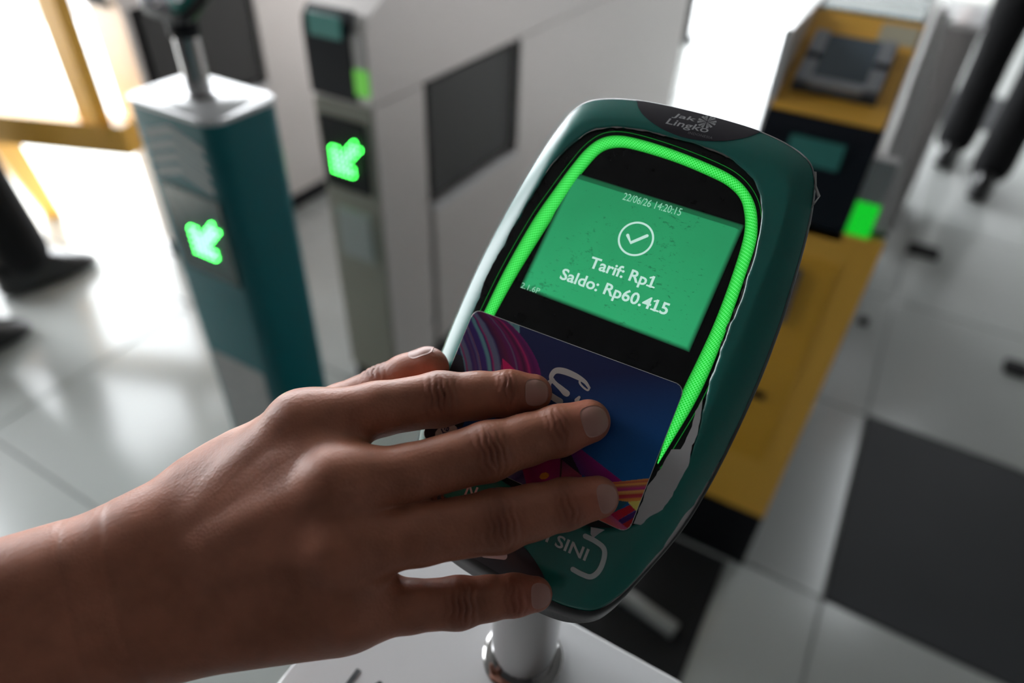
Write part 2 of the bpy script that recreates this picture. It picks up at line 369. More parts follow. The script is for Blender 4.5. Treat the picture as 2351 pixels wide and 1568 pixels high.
# glowing ring
lo = T([(-39.4, 20), (-38.9, 27.9), (-37.6, 45.5), (-34.6, 67), (-31.2, 81.4), (-28.1, 92.5), (-25.2, 100.6), (-21.1, 106.2), (-14.9, 109), (-5.3, 109.5), (8.8, 108.4), (22.7, 106.3), (31.5, 104.1), (37.8, 100.6), (42.6, 95.5), (45.7, 89), (47.4, 82.3), (48.0, 71.3), (48.4, 60), (48.7, 45.7), (48.5, 32.3), (47.5, 21.1), (45.5, 9.1), (43.6, -1.4)])
li = T([(-34.8, 20), (-34.1, 27.7), (-31.9, 44.4), (-29, 60.6), (-26.6, 73), (-24.4, 84.3), (-22.4, 92), (-18.8, 100.6), (-13.1, 104.2), (-4.9, 104.9), (10.5, 103.9), (24.3, 101.7), (31.2, 99.9), (36.7, 96.6), (40.1, 91.5), (42.2, 85.7), (43.2, 78.6), (43.8, 67.8), (44, 59), (43.9, 48.6), (43.2, 37.4), (42.4, 27), (42.2, 21), (42.3, 12.8), (43.2, -1.0)])
def open_curve(P, n):
    P = np.array(P, float); Q = []
    for i in range(len(P) - 1):
        p1, p2 = P[i], P[i + 1]; p0 = P[i - 1] if i else 2 * p1 - p2; p3 = P[i + 2] if i + 2 < len(P) else 2 * p2 - p1
        for t in np.linspace(0, 1, 10, endpoint=False):
            Q.append(0.5 * ((2 * p1) + (-p0 + p2) * t + (2 * p0 - 5 * p1 + 4 * p2 - p3) * t * t + (-p0 + 3 * p1 - 3 * p2 + p3) * t ** 3))
    Q.append(P[-1]); Q = np.array(Q); s = np.r_[0, np.cumsum(np.hypot(*np.diff(Q, axis=0).T))]
    return np.stack([np.interp(np.linspace(0, s[-1], n), s, Q[:, k]) for k in (0, 1)], 1), s[-1]
NL = 260; Lo, lenO = open_curve(lo, NL); Li, _ = open_curve(li, NL)
NW = 7; V = []; UV = []
for k in range(NW):
    t = k / (NW - 1); P = Lo * (1 - t) + Li * t
    V.append(rd(P[:, 0], P[:, 1], -1.08 + 0.22 * math.sin(math.pi * t)))
    wdt = np.hypot(*(Lo - Li).T); UV.append(np.stack([np.linspace(0, lenO, NL), t * wdt, np.full(NL, t)], 1))
V = np.concatenate(V); UV = np.concatenate(UV)
F = [(k * NL + i, k * NL + i + 1, (k + 1) * NL + i + 1, (k + 1) * NL + i) for k in range(NW - 1) for i in range(NL - 1)]
M_ring = bpy.data.materials.new('led_ring_glow'); M_ring.use_nodes = True; nt = M_ring.node_tree; N = nt.nodes; Lk = nt.links
def node(nt, typ, op=None, **kw):
    n = nt.nodes.new(typ)
    if op: n.operation = op
    for k, v in kw.items(): n.inputs[int(k[1:])].default_value = v
    return n
at = N.new('ShaderNodeAttribute'); at.attribute_name = 'strip'
sx = N.new('ShaderNodeSeparateXYZ'); Lk.new(at.outputs['Vector'], sx.inputs[0])
def mth(op, a, b=None, nt=nt):
    n = nt.nodes.new('ShaderNodeMath'); n.operation = op
    for i, q in enumerate((a, b)):
        if q is None: continue
        if isinstance(q, (int, float)): n.inputs[i].default_value = q
        else: nt.links.new(q, n.inputs[i])
    return n.outputs[0]
s_, t_, f_ = sx.outputs[0], sx.outputs[1], sx.outputs[2]
K = math.pi / 1.25
d1 = mth('ABSOLUTE', mth('SINE', mth('MULTIPLY', mth('ADD', s_, t_), K)))
d2 = mth('ABSOLUTE', mth('SINE', mth('MULTIPLY', mth('SUBTRACT', s_, t_), K)))
lat = mth('SUBTRACT', 1.0, mth('MINIMUM', d1, d2))            # bright along the diamond lattice lines
lat = mth('POWER', lat, 2.0)
prof = mth('POWER', mth('SINE', mth('MULTIPLY', f_, math.pi)), 0.45)
core = mth('MULTIPLY', lat, prof)
mx = N.new('ShaderNodeMix'); mx.data_type = 'RGBA'; Lk.new(core, mx.inputs[0])
mx.inputs[6].default_value = (0.002, 0.52, 0.02, 1); mx.inputs[7].default_value = (0.14, 1.0, 0.23, 1)
b = N['Principled BSDF']; b.inputs['Base Color'].default_value = (0.01, 0.1, 0.01, 1); b.inputs['Roughness'].default_value = 0.3
Lk.new(mx.outputs[2], b.inputs['Emission Color'])
Lk.new(mth('ADD', mth('MULTIPLY', prof, 0.70), 0.08), b.inputs['Emission Strength'])
ring = mk('led_ring', V, F, M_ring, reader, True); ring['label'] = 'glowing green light ring'
a_ = ring.data.attributes.new('strip', 'FLOAT_VECTOR', 'POINT'); a_.data.foreach_set('vector', UV.ravel())
# thin outer light line
Lc = Lo + (Lo - Li) / np.hypot(*(Lo - Li).T)[:, None] * 1.5
Ld = Lo + (Lo - Li) / np.hypot(*(Lo - Li).T)[:, None] * 1.75
mk('light_gap', np.concatenate([rd(Lc[:, 0], Lc[:, 1], -1.0), rd(Ld[:, 0], Ld[:, 1], -1.0)]), [(i, i + 1, NL + i + 1, NL + i) for i in range(NL - 1)], mat('light_gap_glow', (0.01, .1, .01), .3, emit=(0.01, 0.5, 0.05, 0.25)), reader)['label'] = 'thin green line of light around the ring'
# screen
M_screen = bpy.data.materials.new('screen_glow'); M_screen.use_nodes = True; nt2 = M_screen.node_tree; b = nt2.nodes['Principled BSDF']
at = nt2.nodes.new('ShaderNodeAttribute'); at.attribute_name = 'strip'; sx = nt2.nodes.new('ShaderNodeSeparateXYZ'); nt2.links.new(at.outputs['Vector'], sx.inputs[0])
def m2(op, a, b=None): return mth(op, a, b, nt2)
tc = nt2.nodes.new('ShaderNodeTexCoord')
mp = nt2.nodes.new('ShaderNodeMapping'); mp.inputs['Rotation'].default_value = (0.3, 0.8, 0.9); mp.inputs['Scale'].default_value = (420, 800, 800); nt2.links.new(tc.outputs['Object'], mp.inputs[0])
n1 = nt2.nodes.new('ShaderNodeTexNoise'); n1.inputs['Scale'].default_value = 1; n1.inputs['Detail'].default_value = 7; n1.inputs['Roughness'].default_value = 0.75; nt2.links.new(mp.outputs[0], n1.inputs['Vector'])
n3 = nt2.nodes.new('ShaderNodeTexNoise'); n3.inputs['Scale'].default_value = 45; nt2.links.new(tc.outputs['Object'], n3.inputs['Vector'])
spk = m2('MULTIPLY', m2('GREATER_THAN', m2('ADD', n1.outputs['Fac'], m2('MULTIPLY', n3.outputs['Fac'], 0.3)), 0.765), 0.40)
dirt = m2('SUBTRACT', m2('ADD', 0.86, m2('MULTIPLY', n3.outputs['Fac'], 0.26)), spk)
edge = m2('MULTIPLY', m2('MINIMUM', m2('MULTIPLY', sx.outputs[0], 0.55), 1.0), m2('ADD', 0.82, m2('MULTIPLY', sx.outputs[1], 0.30)))
b.inputs['Base Color'].default_value = (0.006, 0.02, 0.012, 1); b.inputs['Roughness'].default_value = 0.28
b.inputs['Emission Color'].default_value = (0.017, 0.235, 0.092, 1)
nt2.links.new(m2('MULTIPLY', edge, dirt), b.inputs['Emission Strength'])
q = T([(-26.1, 90.5), (41.6, 87.8), (39.8, 38.6), (-29.0, 40.7)]); q = np.array(q); NS = 80
G = np.array([[(q[0] * (1 - x) + q[1] * x) * (1 - y) + (q[3] * (1 - x) + q[2] * x) * y for x in np.linspace(0, 1, NS)] for y in np.linspace(0, 1, NS)]).reshape(-1, 2)
fx = np.tile(np.linspace(0, 1, NS), NS); fy = np.repeat(np.linspace(0, 1, NS), NS)
ed = np.minimum.reduce([fx * 68, (1 - fx) * 68, fy * 50, (1 - fy) * 50])
ed = np.where(fy * 50 < 1.9, np.minimum(ed, .75), ed)
scr = mk('screen', rd(G[:, 0], G[:, 1], -1.02), [(j * NS + i, (j + 1) * NS + i, (j + 1) * NS + i + 1, j * NS + i + 1) for j in range(NS - 1) for i in range(NS - 1)], M_screen, reader)
scr['label'] = 'lit green payment screen'; scr['base'] = list(reader['base'])
a_ = scr.data.attributes.new('strip', 'FLOAT_VECTOR', 'POINT'); a_.data.foreach_set('vector', np.stack([ed, fy, fy * 0], 1).ravel())
# lettering
def text_shape(body, bold=0.0, shear=0.0, spacing=1.0):
    cu = bpy.data.curves.new('lettering', 'FONT'); cu.body = body; cu.size = 1.0; cu.offset = bold; cu.shear = shear; cu.space_character = spacing; cu.resolution_u = 3
    o = bpy.data.objects.new('lettering', cu); COL.objects.link(o)
    bpy.context.view_layer.update()
    me = bpy.data.meshes.new_from_object(o.evaluated_get(bpy.context.evaluated_depsgraph_get()))
    V = np.array([v.co[:2] for v in me.vertices]); F = [tuple(p.vertices) for p in me.polygons]
    bpy.data.objects.remove(o); bpy.data.curves.remove(cu); bpy.data.meshes.remove(me)
    return V, F
def lettering(name, body, centre, width, height, w, m, parent, rot=0.0, fn=rd, bold=0.0, shear=0.0, spacing=1.0):
    V, F = text_shape(body, bold, shear, spacing)
    mn, mxx = V.min(0), V.max(0); V = (V - (mn + mxx) / 2) / (mxx - mn) * np.array([width, height])
    c, s = math.cos(rot), math.sin(rot)
    A = centre[0] + V[:, 0] * c - V[:, 1] * s; B = centre[1] + V[:, 0] * s + V[:, 1] * c
    return mk(name, fn(A, B, w), F, m, parent)
M_glyph = mat('screen_glyph', (0.05, 0.05, 0.05), 0.4, emit=(0.52, 0.78, 0.68, 0.70))
M_halo = mat('screen_glyph_dim', (0.05, 0.05, 0.05), 0.4, emit=(0.30, 0.66, 0.46, 0.66))
def scr_text(body, c, w, h, bold=0.0, m=M_glyph):
    p = T([c])[0]; lettering('screen_lettering', body, p, w, h, -0.97, m, scr, bold=bold, rot=math.radians(1.6))
scr_text('22/06/26 14:20:15', (7.6, 86.3), 22.8, 2.9, m=M_halo)
scr_text('Tarif: Rp1', (6.3, 57.9), 25.0, 5.9, 0.022)
scr_text('Saldo: Rp60.415', (6.2, 50.2), 42.8, 6.0, 0.022)
scr_text('2.1.6P', (-24.6, 41.9), 8.0, 2.2, m=M_halo)
def width_of(b_): V, F = text_shape(b_, 0.022); return V[:, 0].max() - V[:, 0].min(), V[:, 0].min(), V[:, 1].min(), V[:, 1].max()
def one_serif(body, i, c, w, h):
    """foot and flag for the plain figure 1 at place i"""
    tw, tx, ty0, ty1 = width_of(body); r, x0_, *_r = width_of(body[:i + 1]); k = w / tw; ky = h / (ty1 - ty0); p = T([c])[0]
    xr = (r - tw / 2) * k; base = (0 - (ty0 + ty1) / 2) * ky; cap = (text_shape('1', 0.022)[0][:, 1].max() - (ty0 + ty1) / 2) * ky
    a = math.radians(1.6); R_ = lambda x, y: (p[0] + x * math.cos(a) - y * math.sin(a), p[1] + x * math.sin(a) + y * math.cos(a))
    st_ = 0.62
    for q0, q1 in ((R_(xr - 1.75, base + st_ / 2), R_(xr + .95, base + st_ / 2)), (R_(xr - .5, cap - .35), R_(xr - 1.6, cap - .95))):
        flat('screen_lettering', stroke_mesh([q0, q1], st_, n=1), -0.968, M_glyph, scr, rd)
def stroke_mesh(P, Wd, closed=False, n=10):
    """flat brush stroke of changing width with round ends, as polygon quads"""
    P = np.array(P, float)
    Q = smooth_closed(P, n) if closed else np.array([0.5 * ((2 * P[i]) + (-(P[i - 1] if i else 2 * P[0] - P[1]) + P[i + 1]) * t + (2 * (P[i - 1] if i else 2 * P[0] - P[1]) - 5 * P[i] + 4 * P[i + 1] - (P[i + 2] if i + 2 < len(P) else 2 * P[-1] - P[-2])) * t * t + (-(P[i - 1] if i else 2 * P[0] - P[1]) + 3 * P[i] - 3 * P[i + 1] + (P[i + 2] if i + 2 < len(P) else 2 * P[-1] - P[-2])) * t ** 3) for i in range(len(P) - 1) for t in np.linspace(0, 1, n, endpoint=False)] + [P[-1]])
    wv = np.interp(np.linspace(0, 1, len(Q)), np.linspace(0, 1, len(Wd)), Wd) if hasattr(Wd, '__len__') else np.full(len(Q), Wd)
    tg = np.gradient(Q, axis=0) if not closed else (np.roll(Q, -1, 0) - np.roll(Q, 1, 0))
    tg /= np.linalg.norm(tg, axis=1)[:, None]; nm = np.stack([-tg[:, 1], tg[:, 0]], 1)
    Lf = Q + nm * wv[:, None] / 2; Rt = Q - nm * wv[:, None] / 2; V = np.concatenate([Lf, Rt]); m_ = len(Q)
    F = [(i, m_ + i, m_ + i + 1, i + 1) for i in range(m_ - 1)]
    if closed: F.append((m_ - 1, 2 * m_ - 1, m_, 0))
    else:
        for e, sg in ((0, -1), (m_ - 1, 1)):
            k0 = len(V); a = np.linspace(0, math.pi, 9); base = math.atan2(*(nm[e][::-1]))
            C = [Q[e] + wv[e] / 2 * np.array([math.cos(base - sg * x), math.sin(base - sg * x)]) for x in a]
            V = np.concatenate([V, np.array(C)]); F.append(tuple(range(k0, k0 + 9)) if sg < 0 else tuple(range(k0 + 8, k0 - 1, -1)))
    return V, F
def flat(name, VF, w, m, parent, fn): V, F = VF; return mk(name, fn(V[:, 0], V[:, 1], w), F, m, parent)
one_serif('Tarif: Rp1', 9, (6.3, 57.9), 25.0, 5.9); one_serif('Saldo: Rp60.415', 13, (6.2, 50.2), 42.8, 6.0)
cc = np.array(T([(6.8, 72.0)])[0])
flat('tick_circle', stroke_mesh([cc + 6.3 * np.array([math.cos(a), math.sin(a)]) for a in np.linspace(0, 2 * math.pi, 16, endpoint=False)], 0.75, True, 4), -0.97, M_glyph, scr, rd)
flat('tick', stroke_mesh([cc + (-3.4, 0.3), cc + (-1.2, -2.0), cc + (3.4, 2.4)], 1.2, n=1), -0.965, M_glyph, scr, rd)
# badge, logo and lettering on the sticker
xa = np.linspace(-24.8, 24.6, 50); 
cx_, rx_ = 0.0, 24.7
yb = 89.0 - 15.0 * np.sqrt(np.clip(1 - ((xa - cx_) / (rx_ + .3)) ** 2, 0, 1))
up_ = sorted(p for p in outl if p[1] > 60); yt = np.interp(xa, [p[0] for p in up_], [p[1] for p in up_]) - 0.35
yb = np.minimum(yb, yt - .05); ny = 16
V = np.concatenate([rface(xa, yb + (yt - yb) * k / (ny - 1), -0.72) for k in range(ny)])
mk('badge', V, [(k * 50 + i, k * 50 + i + 1, (k + 1) * 50 + i + 1, (k + 1) * 50 + i) for k in range(ny - 1) for i in range(49)], M_badge, reader, True)['label'] = 'dark rounded badge print'
def stk_text(body, c, w, h, m=M_print2, bold=0.0, shear=0.0, spacing=1.0):
    p = T([c])[0]; return lettering('lettering', body, p, w, h, -0.64, m, reader, rot=RA, fn=rface, bold=bold, shear=shear, spacing=spacing)
stk_text('Jak', (6.2, 122.4), 8.8, 2.7, bold=0.01, shear=0.12)
stk_text('Lingko', (8.9, 118.7), 16.2, 3.7, bold=0.01, shear=0.12)
stk_text('INDONESIA', (15.0, 116.1), 9.2, 1.05, mat('dim_print', (0.22, 0.22, 0.23), .5), spacing=1.1)
lc = np.array(T([(14.8, 123.0)])[0])
for k in range(6):                                           # starburst emblem: nested chevrons round a centre
    a = math.radians(60 * k + 8)
    for r0, wd_ in ((0.5, 0.85), (1.3, 0.85), (2.1, 0.7)):
        e = np.array([math.cos(a), math.sin(a)]); p = np.array([-e[1], e[0]])
        A = lc + e * r0; ln = 3.2 - r0 * .75
        P = [lc + e * (r0 + ln) * .93 + p * (wd_ * ln * .45), A, lc + e * (r0 + ln) * .93 - p * (wd_ * ln * .45)]
        P = [c if np.hypot(*(c - lc)) < 3.3 else lc + (c - lc) / np.hypot(*(c - lc)) * 3.3 for c in P]
        flat('emblem_stroke', stroke_mesh(P, 0.26, n=1), -0.66, M_print2, reader, rface)
stk_text('DI SINI', (22.2, -39.6), 21.0, 4.3, M_print, bold=0.018)
stk_text('N', (-15.6, -37.2), 4.2, 4.6, M_pink, bold=0.018)
br = T([(29.6, -34.0), (33.6, -34.1), (37.0, -35.1), (38.3, -38.2), (38.2, -42.6), (36.4, -45.6), (33.0, -46.2), (29.8, -46.1)])
flat('bracket', stroke_mesh(br, 1.75), -0.66, M_print, reader, rface)
# dark disc print and pale pill at the lower left
xs = np.linspace(-47, 22.5, 60); 
low = sorted([(p[0], p[1]) for p in outl if p[1] < -56]); yb2 = np.interp(xs, [p[0] for p in low], [p[1] for p in low]) + 0.4
yt2 = -102 + 17.5 * np.sqrt(np.clip(1 - ((xs + 6) / 29) ** 2, 0, 1)); yt2 = np.where(xs < -6, -84.5 + 0 * xs, yt2); yt2 = np.maximum(yt2, yb2 + 0.02)
V = np.concatenate([rface(xs, yb2 + (yt2 - yb2) * k / 11, -0.74) for k in range(12)])
mk('dark_print', V, [(k * 60 + i, k * 60 + i + 1, (k + 1) * 60 + i + 1, (k + 1) * 60 + i) for k in range(11) for i in range(59)], M_badge, reader, True)['label'] = 'dark rounded print on the sticker'
pill = T([(-0.9, -55.5), (4.4, -51.5)])
flat('pill_print', stroke_mesh([(pill[0][0] - 2, pill[0][1] - .4), (pill[1][0] + .3, pill[1][1] - 1.4)], 3.2, n=4), -0.64, M_pink, reader, rface)
# pole with socket and foot flange
cb = rd(0, 0, -26.0); top_ = (PX, PY, H - 0.222)
MB().tube([(PX, PY, ZT), (PX, PY, top_[2] - .01), (PX, PY, top_[2])], [0.0155, 0.0155, 0.0155], 28).build('pole', M_chrome, reader, True)['label'] = 'chrome pole'
MB().tube([(PX, PY, ZT), (PX, PY, ZT + 0.0025), (PX, PY, ZT + 0.004)], [0.0195, 0.0195, 0.0175], 32).build('flange', M_chrome, reader, True)
MB().tube([(PX, PY, top_[2] - 0.034), (PX, PY, top_[2] - 0.030), (PX, PY, top_[2] - .004)], [0.017, 0.0195, 0.0195], 28).build('collar', M_black, reader, True)
# reader on the far pedestal: same model, its screen idle so only the dark back half shows
far = copy_tree(reader); far.location = (-0.785, 0.573, ZT); far['label'] = 'reader mostly cut off at the top edge, chrome pole rising from the teal pedestal'
far['group'] = reader['group'] = 'card readers on pedestals'
# letters printed on the near pedestal's top
for q_, (x, y) in (('I', (-0.1290, 0.0935)), ('A', (-0.1165, 0.0925))):
    V, F = text_shape(q_, 0.01); V = (V - V.mean(0)) / (V[:, 1].max() - V[:, 1].min()) * 0.016
    mk('lettering', [(x + a, y + b, ZT + 0.0004) for a, b in V], F, mat('dark_letter', (0.05, 0.055, 0.06), .5), ped_near)['label'] = 'dark printed letter'

# ------------------------------------------------------------------ payment card (85.6 x 54 mm)
CW, CH, CR = 85.6, 54.0, 3.4
def rrect_pts(w, h, r, n=6):
    P = []
    for qx, qy, a0 in ((1, 1, 0), (-1, 1, 90), (-1, -1, 180), (1, -1, 270)):
        for k in range(n + 1):
            a = math.radians(a0 + 90 * k / n); P.append((qx * (w / 2 - r) + r * math.cos(a), qy * (h / 2 - r) + r * math.sin(a)))
    return P
card = thing('payment_card', tuple(uvw(0, 0, -0.6)), 'glossy blue payment card with purple and magenta ribbons held flat on the reader', 'card')
P = np.array(rrect_pts(CW, CH, CR)); Pi = np.array(rrect_pts(CW - .3, CH - .3, CR)); n = len(P)
V = np.concatenate([uvw(Pi[:, 0], Pi[:, 1], -.80), uvw(P[:, 0], P[:, 1], -.68), uvw(P[:, 0], P[:, 1], -.16), uvw(Pi[:, 0], Pi[:, 1], -.04)])
F = [tuple(reversed(range(n)))] + [(k * n + i, k * n + (i + 1) % n, (k + 1) * n + (i + 1) % n, (k + 1) * n + i) for k in range(3) for i in range(n)] + [tuple(3 * n + i for i in range(n))]
mk('card_body', V, F, mat('card_core', (0.62, 0.60, 0.58), 0.4), card)['label'] = 'pale plastic card edge'
step = 0.22; gx = np.arange(-CW / 2 + .12, CW / 2 - .1, step); gy = np.arange(-CH / 2 + .12, CH / 2 - .1, step); GX, GY = np.meshgrid(gx, gy); sh = GX.shape
def lerp(a, b, t): return np.array(a) * (1 - t[..., None]) + np.array(b) * t[..., None]
C3 = lerp((0.018, 0.022, 0.075), (0.006, 0.10, 0.33), np.clip((GX * .45 - GY + 14) / 42, 0, 1))
def inside(P):
    m = np.zeros(sh, bool); P = np.array(P); j = len(P) - 1
    for i in range(len(P)):
        xi, yi, xj, yj = *P[i], *P[j]
        if yi != yj: m ^= ((yi > GY) != (yj > GY)) & (GX < (xj - xi) * (GY - yi) / (yj - yi) + xi)
        j = i
    return m
def paint(P, col, stripes=None):
    m = inside(P)
    if stripes is None: C3[m] = col
    else:
        (dx, dy), cols = stripes; t = GX * dx + GY * dy; t0, t1 = t[m].min(), t[m].max(); t = (t - t0) / max(t1 - t0, 1e-6)
        ramp(m, t, cols)
def ramp(m, t, cols):
    ts = [c[0] for c in cols]; cs = np.array([c[1] for c in cols])
    for k in range(3): C3[..., k][m] = np.interp(t[m], ts, cs[:, k])
def curve_x(P):
    P = sorted(P, key=lambda p: p[1]); return np.interp(GY, [p[1] for p in P], [p[0] for p in P])
AR = [(-42.5, 27), (-41.8, 26.4), (-39.0, 24.6), (-35.6, 22.9), (-32.8, 20.6), (-29.8, 18.4), (-27.1, 15.6), (-24.9, 12.9), (-23.3, 10.4), (-21.2, 6), (-19, -3)]
AL = [(-54.8, 22), (-47, 14.7), (-42.4, 10.8), (-38.6, 6.6), (-35.4, 1.7), (-33.5, -4)]
BO = [(-35, 27.4), (-29, 26.6), (-24.6, 25.6), (-21.2, 23.9), (-17, 21.6), (-13.7, 19.2), (-10.8, 16.8), (-8.4, 14.2), (-6, 10.6), (-4.4, 7), (-3, 0), (-3, -8)]
xr, xl, xo = curve_x(AR), curve_x(AL), curve_x(BO)
paint([(-42.8, 8), (-38, 8), (-36, 0), (-36, -14), (-42.8, -14)], (0.02, 0.022, 0.03))
m = (GX > xr) & (GX < xo) & (GY > -9); t = (GX - xr) / np.maximum(xo - xr, 1e-3)
plum, mag, dk = (0.10, 0.012, 0.085), (0.33, 0.012, 0.115), (0.055, 0.010, 0.045)
ramp(m, t, [(0, (0.04, 0.01, 0.05)), (.18, (0.09, 0.012, 0.05)), (.36, plum), (.40, (0.12, 0.10, 0.17)), (.43, plum), (.5, (0.16, .012, .075)), (.6, dk), (.66, (0.14, .012, .07)), (.72, (0.36, 0.02, 0.11)), (.76, (0.13, .012, .09)), (.85, (0.08, .012, .08)), (1, (0.15, 0.013, 0.11))])
m = (GX < xr) & (GX > xl) & (GY > -9); t = (GX - xl) / np.maximum(xr - xl, 1e-3)
sl, tl, pu = (0.10, 0.115, 0.19), (0.09, 0.24, 0.27), (0.035, 0.018, 0.11)
ramp(m, t, [(0, tl), (.03, sl), (.07, (0.22, .02, .10)), (.11, sl), (.2, (.09, .10, .18)), (.24, pu), (.33, (.07, .03, .1)), (.38, pu), (.43, (.10, .09, .17)), (.455, pu), (.46, (.30, .13, .10)), (.475, pu), (.62, (.04, .02, .13)), (.68, tl), (.73, (.10, .22, .26)), (.76, pu), (.80, (.25, .02, .11)), (.84, sl), (.94, sl), (1, (.03, .018, .09))])
paint([(-28.6, 26.8), (-22.5, 26.8), (-21.3, 24.0), (-24.6, 25.5)], 0, ((1, .1), [(0, (.1, .2, .22)), (.4, (.16, .25, .27)), (.5, (.08, .2, .22)), (1, (.13, .28, .29))]))
paint([(-24.0, 12.9), (-13.7, 9.4), (-21.4, 7.5)], (0.42, 0.012, 0.10))
paint([(-24, 12), (-21.6, 7.5), (-12, 8), (-6, 0), (-18, -4)], (0.25, 0.01, 0.07))
mgs = [(0, (.16, .008, .05)), (.3, (.24, .008, .07)), (.33, (.15, .008, .07)), (.5, (.30, .01, .10)), (.6, (.22, .008, .09)), (.8, (.36, .012, .12)), (1, (.28, .01, .11))]
paint([(-14, -26), (-2.0, -20), (10.2, -9.7), (14.2, -20.7), (4.2, -28.6), (-6, -29)], 0, ((.9, .5), mgs))
paint([(-9.6, -27.5), (-3, -20.5), (-0.8, -21.4), (4.2, -27.4)], 0, ((.8, -.5), [(0, (.3, .02, .1)), (.2, (.07, .05, .16)), (.4, (.12, .1, .24)), (.6, (.05, .03, .12)), (.8, (.12, .09, .2)), (1, (.06, .03, .12))]))
ca, sa = math.cos(.9), math.sin(.9); ex, ey = GX - 8.2, GY + 20.9; e2 = ((ex * ca - ey * sa) / 1.15) ** 2 + ((ex * sa + ey * ca) / 1.8) ** 2 < 1; C3[e2] = (0.75, 0.25, 0.015)
paint([(10.2, -9.7), (12.0, -12.3), (15.4, -22), (14.2, -20.7)], (0.06, 0.012, 0.02))
paint([(10.5, -9.7), (13.6, -9.3), (22.0, -14.8), (20.5, -15.5), (11.9, -13.1)], (0.03, 0.01, 0.03))
paint([(12.2, -13.2), (20.7, -15.4), (24, -18), (15.3, -22)], 0, ((.5, -.8), [(0, (.13, .02, .08)), (.5, (.36, .05, .10)), (1, (.22, .02, .06))]))
paint([(13.7, -9.5), (17.3, -7.0), (34.8, -11.6), (33.5, -14), (20.4, -15.3)], 0, ((.5, .85), [(0, (.10, .02, .16)), (.4, (.2, .01, .14)), (1, (.34, .01, .20))]))
fan = [(0, (.72, .30, .06)), (.12, (.55, .10, .06)), (.2, (.75, .36, .08)), (.3, (.45, .10, .08)), (.38, (.5, .05, .17)), (.46, (.42, .04, .16)), (.52, (.7, .35, .1)), (.62, (.6, .25, .08)), (.68, (.5, .04, .04)), (.8, (.55, .06, .08)), (.86, (.7, .25, .05)), (1, (.75, .3, .07))]
paint([(27, -15.5), (33.2, -12.3), (42.8, -6.9), (42.8, -15.3), (39.5, -17), (35.1, -19.0), (27, -22.3)], 0, ((.46, -.89), fan))
paint([(38.8, -17.2), (42.8, -15.0), (42.8, -18.9), (42.2, -18.7)], (0.75, 0.6, 0.14))
paint([(30, -19.8), (39.0, -17.1), (35.6, -24), (31, -25.3)], (0.02, 0.10, 0.15))
paint([(33.5, -24.9), (40.0, -17.8), (42.3, -18.7), (38.1, -24.3)], 0, ((.5, .6), [(0, (.4, .012, .10)), (.6, (.5, .012, .02)), (1, (.4, .01, .03))]))
paint([(38.1, -24.3), (42.8, -18.4), (42.8, -21.1), (40.1, -25)], (0.05, 0.012, 0.11))
paint([(39.8, -25), (42.8, -21), (42.8, -26.5), (41.5, -27)], (0.36, 0.012, 0.015))
paint([(26, -27), (34.4, -23.4), (42.2, -25.5), (42.0, -27), (28, -27)], 0, ((-.4, -.9), [(0, (.40, .07, .20)), (.5, (.62, .12, .10)), (1, (.75, .25, .12))]))
paint([(-42.8, -15), (-28.5, -15), (-28.5, -19.5), (-34, -27), (-42.8, -27)], (0.022, 0.016, 0.03))
paint([(-30.5, -18), (-27, -16), (-24, -19), (-33, -27), (-36, -27)], 0, ((.7, .5), [(0, (.05, .08, .09)), (.4, (.10, .11, .12)), (.55, (.2, .22, .08)), (.7, (.03, .04, .14)), (1, (.12, .06, .2))]))
inr = (np.abs(GX) < CW / 2 - CR) | (np.abs(GY) < CH / 2 - CR) | (np.hypot(np.abs(GX) - (CW / 2 - CR), np.abs(GY) - (CH / 2 - CR)) < CR - .12)
wear = RNG.normal(size=sh) * 0.006; C3 = np.clip(C3 * 1.35 * (1 + wear[..., None] * 4), 0, 1)
idx = -np.ones(sh, int); idx[inr] = np.arange(inr.sum())
q4 = np.stack([idx[:-1, :-1], idx[:-1, 1:], idx[1:, 1:], idx[1:, :-1]], -1).reshape(-1, 4); q4 = q4[(q4 >= 0).all(1)]
M_art = mat('card_print', (0.1, 0.1, 0.1), 0.4, spec=0.22); na = M_art.node_tree.nodes.new('ShaderNodeAttribute'); na.attribute_name = 'print'; M_art.node_tree.links.new(na.outputs['Color'], M_art.node_tree.nodes['Principled BSDF'].inputs['Base Color'])
art = mk('card_print', uvw(GX[inr], GY[inr], 0.0), q4, M_art, card); art['label'] = 'printed card face with swirling ribbons'
ca_ = art.data.color_attributes.new('print', 'FLOAT_COLOR', 'POINT'); ca_.data.foreach_set('color', np.concatenate([C3[inr], np.ones((inr.sum(), 1))], 1).ravel())
M_cream = mat('cream_print', (0.60, 0.53, 0.50), 0.4); M_ink = mat('navy_print', (0.03, 0.03, 0.12), 0.4)
kx = 1 / 3.136 / 6.1
for P_, W_ in (([(11.6, 14.4), (9.1, 15.9), (5.2, 16.6), (0.7, 16.7), (-2.3, 15.9), (-3.3, 14.0), (-2.8, 12.4), (-0.5, 11.3), (1.8, 10.5), (3.8, 9.7), (4.6, 9.5)], [0.9, 1.4, 2.1, 2.4, 2.2, 1.9, 1.6, 1.5, 1.9, 2.4, 2.3]),
               ([(11.6, 14.4), (11.4, 13.4), (9.7, 13.7), (8.0, 14.5), (7.4, 15.2)], [0.8, 0.7, 0.7, 0.7, 0.8]),
               ([(-2.2, 12.2), (-3.1, 10.6), (-2.6, 8.6)], [1.5, 1.9, 2.0]), ([(-2.8, 7.2), (0.7, 6.3), (3.4, 5.9)], [2.0, 2.3, 2.3]), ([(9.0, 8.6), (9.4, 9.9)], [1.7, 1.0])):
    flat('script_lettering', stroke_mesh(P_, W_), 0.06, M_cream, card, uvw)['label'] = 'cream brush script lettering'
